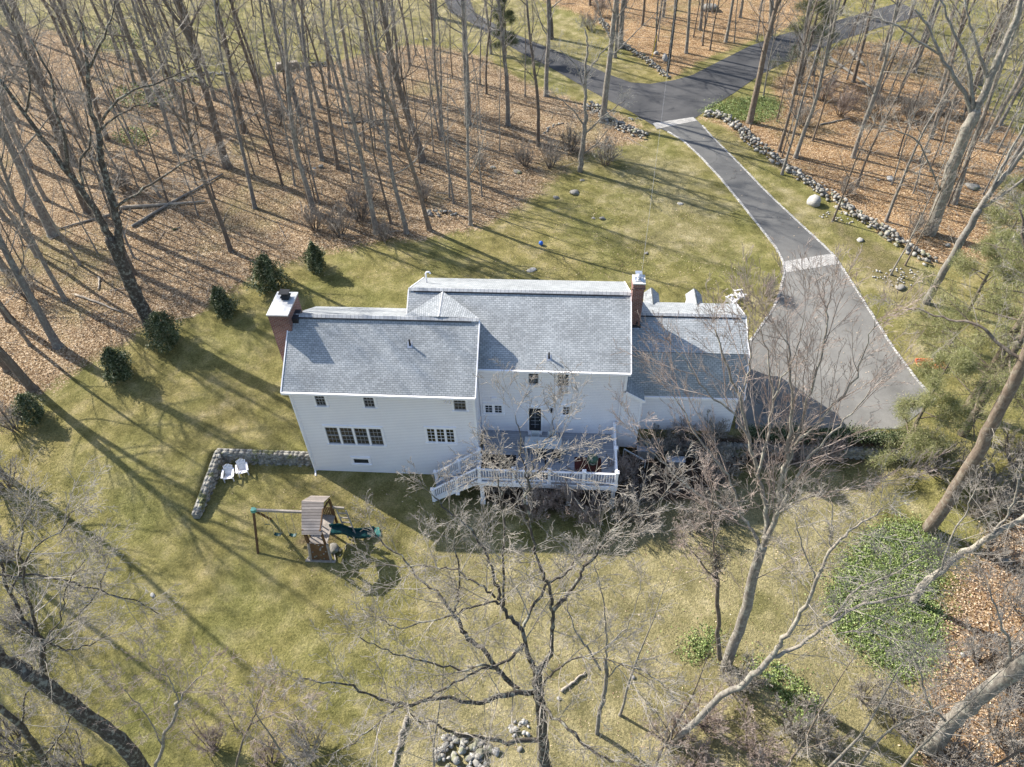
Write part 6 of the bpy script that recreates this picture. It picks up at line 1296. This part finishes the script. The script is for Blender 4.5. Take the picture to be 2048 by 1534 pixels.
for i, (px, py, s, lab, k) in enumerate(EV):
    P = gp(px, py)
    if i < 4:
        t = thing('evergreen_shrub', lab, 'shrub', P, 'evergreen shrubs along the lawn edge'); t['o_'] = [0.0]*3; V, F, rn = evergreen(40+i, (2.1, 2.2, 1.9, 2.2)[i], (.78, .95, .85, .95)[i], 6500, leaf=.065); npmesh('foliage', V, F, MAT['holly'], t, rnd=rn)
        MB().tube([(0, 0, -.1), (.02, 0, .8), (0, .02, 1.9)], [.06, .045, .02], 7).build('stem', MAT['bark'], t); src.append(t)
    else: t = dup(src[k+2], P, i*1.3, s, lab, 'evergreen shrubs along the lawn edge')
    t.scale = (s, s, s)
# clipped hedge over the retaining wall
t = thing('hedge', 'low dark green hedge along the foot of the parking area', 'hedge', (25.5, 2.2, 1.5)); rs = np.random.RandomState(60); n = 16000
C = np.stack([rs.uniform(22.3, 30.4, n), rs.normal(2.15, .22, n), 1.45+rs.uniform(0, .6, n)], -1); C[:, 2] += .12*np.sin(C[:, 0]*2.1); V, F, rn = leafquads(C, .05, rs, .3, .5); npmesh('foliage', V, F, MAT['holly'], t, rnd=rn)
# ---------------- pines
def pine(label, P, Hh, r, seed, limbs, mat='pine', lean=(0, 0), nb=26, blen=4.2, low=.22, name='pine_tree'):
    r_ = random.Random(seed); rs = np.random.RandomState(seed); sk = Sk(); t = thing(name, label, 'tree', P); t['o_'] = [0.0]*3
    pts = [(lean[0]*z, lean[1]*z, z-.2) for z in np.linspace(0, Hh, 12)]; rad = [r*(1-.85*i/11)*(1.25 if i == 0 else 1) for i in range(12)]
    V, F = tubes_np([(pts, rad)], 10); npmesh('trunk', V, F, MAT['bark_brown'], t, smooth=True); T = []
    Pp = dict(levels=3, seg=[.6, .35, .3], wig=[.06, .1, .12], up=[.03, .02, .02], n=[13, 5, 0], ang=[50, 45, 40], ratio=[.36, .45, .4], t0=[.25, .25, .2], rmin=.009, rk=.014, tip=.3)
    for i in range(nb):
        f = low+(1-low)*(i+r_.random())/nb; z = Hh*f; a = r_.uniform(0, 6.28); d = unit((math.cos(a), math.sin(a), r_.uniform(-.12, .3))); L = blen*(1-.72*(f-low)/(1-low))*r_.uniform(.7, 1.1)
        branch(sk, (lean[0]*z, lean[1]*z, z), d, L, min(r*.32, .016*L+.01), 0, r_, Pp)
    if sk.thick: V, F = tubes_np(sk.thick, 6); npmesh('limbs', V, F, MAT['bark_brown'], t, smooth=True)
    V, F = twigs_np(sk.tw); npmesh('twigs', V, F, MAT['bark_brown'], t)
    A = np.array(sk.tw); sel = A[rs.permutation(len(A))[:min(len(A), 4200)]]; f = rs.random_sample((len(sel), 1)); C = sel[:, :3]*(1-f)+sel[:, 3:6]*f; D = sel[:, 3:6]-sel[:, :3]; D /= np.linalg.norm(D, axis=1)[:, None]+1e-9
    K = 10; C = np.repeat(C, K, 0)+rs.normal(0, .15, (len(C)*K, 3)); D = np.repeat(D, K, 0)+rs.normal(0, .75, (len(C), 3))+np.array([0, 0, .25]); D /= np.linalg.norm(D, axis=1)[:, None]; s = rs.uniform(.12, .24, (len(C), 1)); w = np.cross(D, rs.normal(size=D.shape)); w /= np.linalg.norm(w, axis=1)[:, None]+1e-9; w *= .009
    V = np.stack([C-w, C+w, C+D*s], 1).reshape(-1, 3); F = np.arange(len(V)).reshape(-1, 3); tuft = np.repeat(rs.random_sample(len(sel)), K)*.65+rs.random_sample(len(C))*.35
    npmesh('needles', V, F, MAT[mat], t, rnd=np.repeat(tuft, 3)); return t
pine('shaggy yellow-green white pine right of the parking area, front one of the pair', gp(1925, 868), 15, .22, 70, None, nb=32, blen=4.6, low=.12)
pine('shaggy white pine just behind the front one of the pair', gp(1932, 822), 16, .24, 71, None, nb=34, blen=4.6, low=.16)
pine('low drooping pine at the lower right corner of the parking area', gp(1800, 905), 7.5, .12, 72, None, nb=22, blen=2.6, low=.1)
pine('young pine with pale green needles between the stone wall end and the beech', gp(1900, 690), 9, .14, 73, None, nb=24, blen=3.2, low=.12)
pine('narrow dark evergreen beside the far road at the woodland edge', gp(1012, 110), 7.0, .09, 74, None, mat='holly', nb=22, blen=1.5, low=.1)
pine('dark hemlock standing beside the road in the right woods', gp(1600, 165), 12, .16, 75, None, mat='holly', nb=30, blen=3.0, low=.15)
pine('pine behind the largest beech at the right edge', gp(2010, 560), 12, .18, 76, None, nb=26, blen=3.6, low=.15)

ground_leaves('fallen_leaves', 'a few dry leaves blown onto the driveway', [gps([(1400, 260), (1480, 320), (1660, 500), (1780, 690), (1850, 790), (1600, 850), (1500, 800), (1570, 560), (1500, 400)])], [420], .04, 'litter', .07, 1.5, 'leaf litter', 0, 12)
# sticks and small fallen branches between the trees
rs = np.random.RandomState(90); S_ = []
for poly, k in ((LEAF_L, 1500), (LEAF_R, 500), (LEAF_B, 160), (LEAF_T, 120)):
    for q in scatter(poly, k, rs):
        a = rs.uniform(0, 6.28); L = rs.choice([.35, .6, 1.0, 1.6, 2.6], p=[.35, .3, .2, .1, .05]); r = .010+L*.009; x, y = q; z = hz(x, y)+.05
        for j in range(3):
            a += rs.normal(0, .25); x2, y2 = x+math.cos(a)*L/3, y+math.sin(a)*L/3; z2 = hz(x2, y2)+.05+rs.uniform(0, .05); S_.append((x, y, z, x2, y2, z2, r*(1-j*.25), r*(.75-j*.25))); x, y, z = x2, y2, z2
V, F = twigs_np(S_); o = npmesh('fallen_sticks', V, F, MAT['twig']); tag(o, 'sticks and small dead branches lying in the leaf litter', 'sticks', None, 'stuff')
# ------------------------------------------------------------------ to metres
for o in list(col.objects):
    if 'o_' in o: del o['o_']
    if o.parent is None and o.type in ('MESH', 'EMPTY', 'CURVE'):
        o.location = o.location*SC; o.scale = o.scale*SC
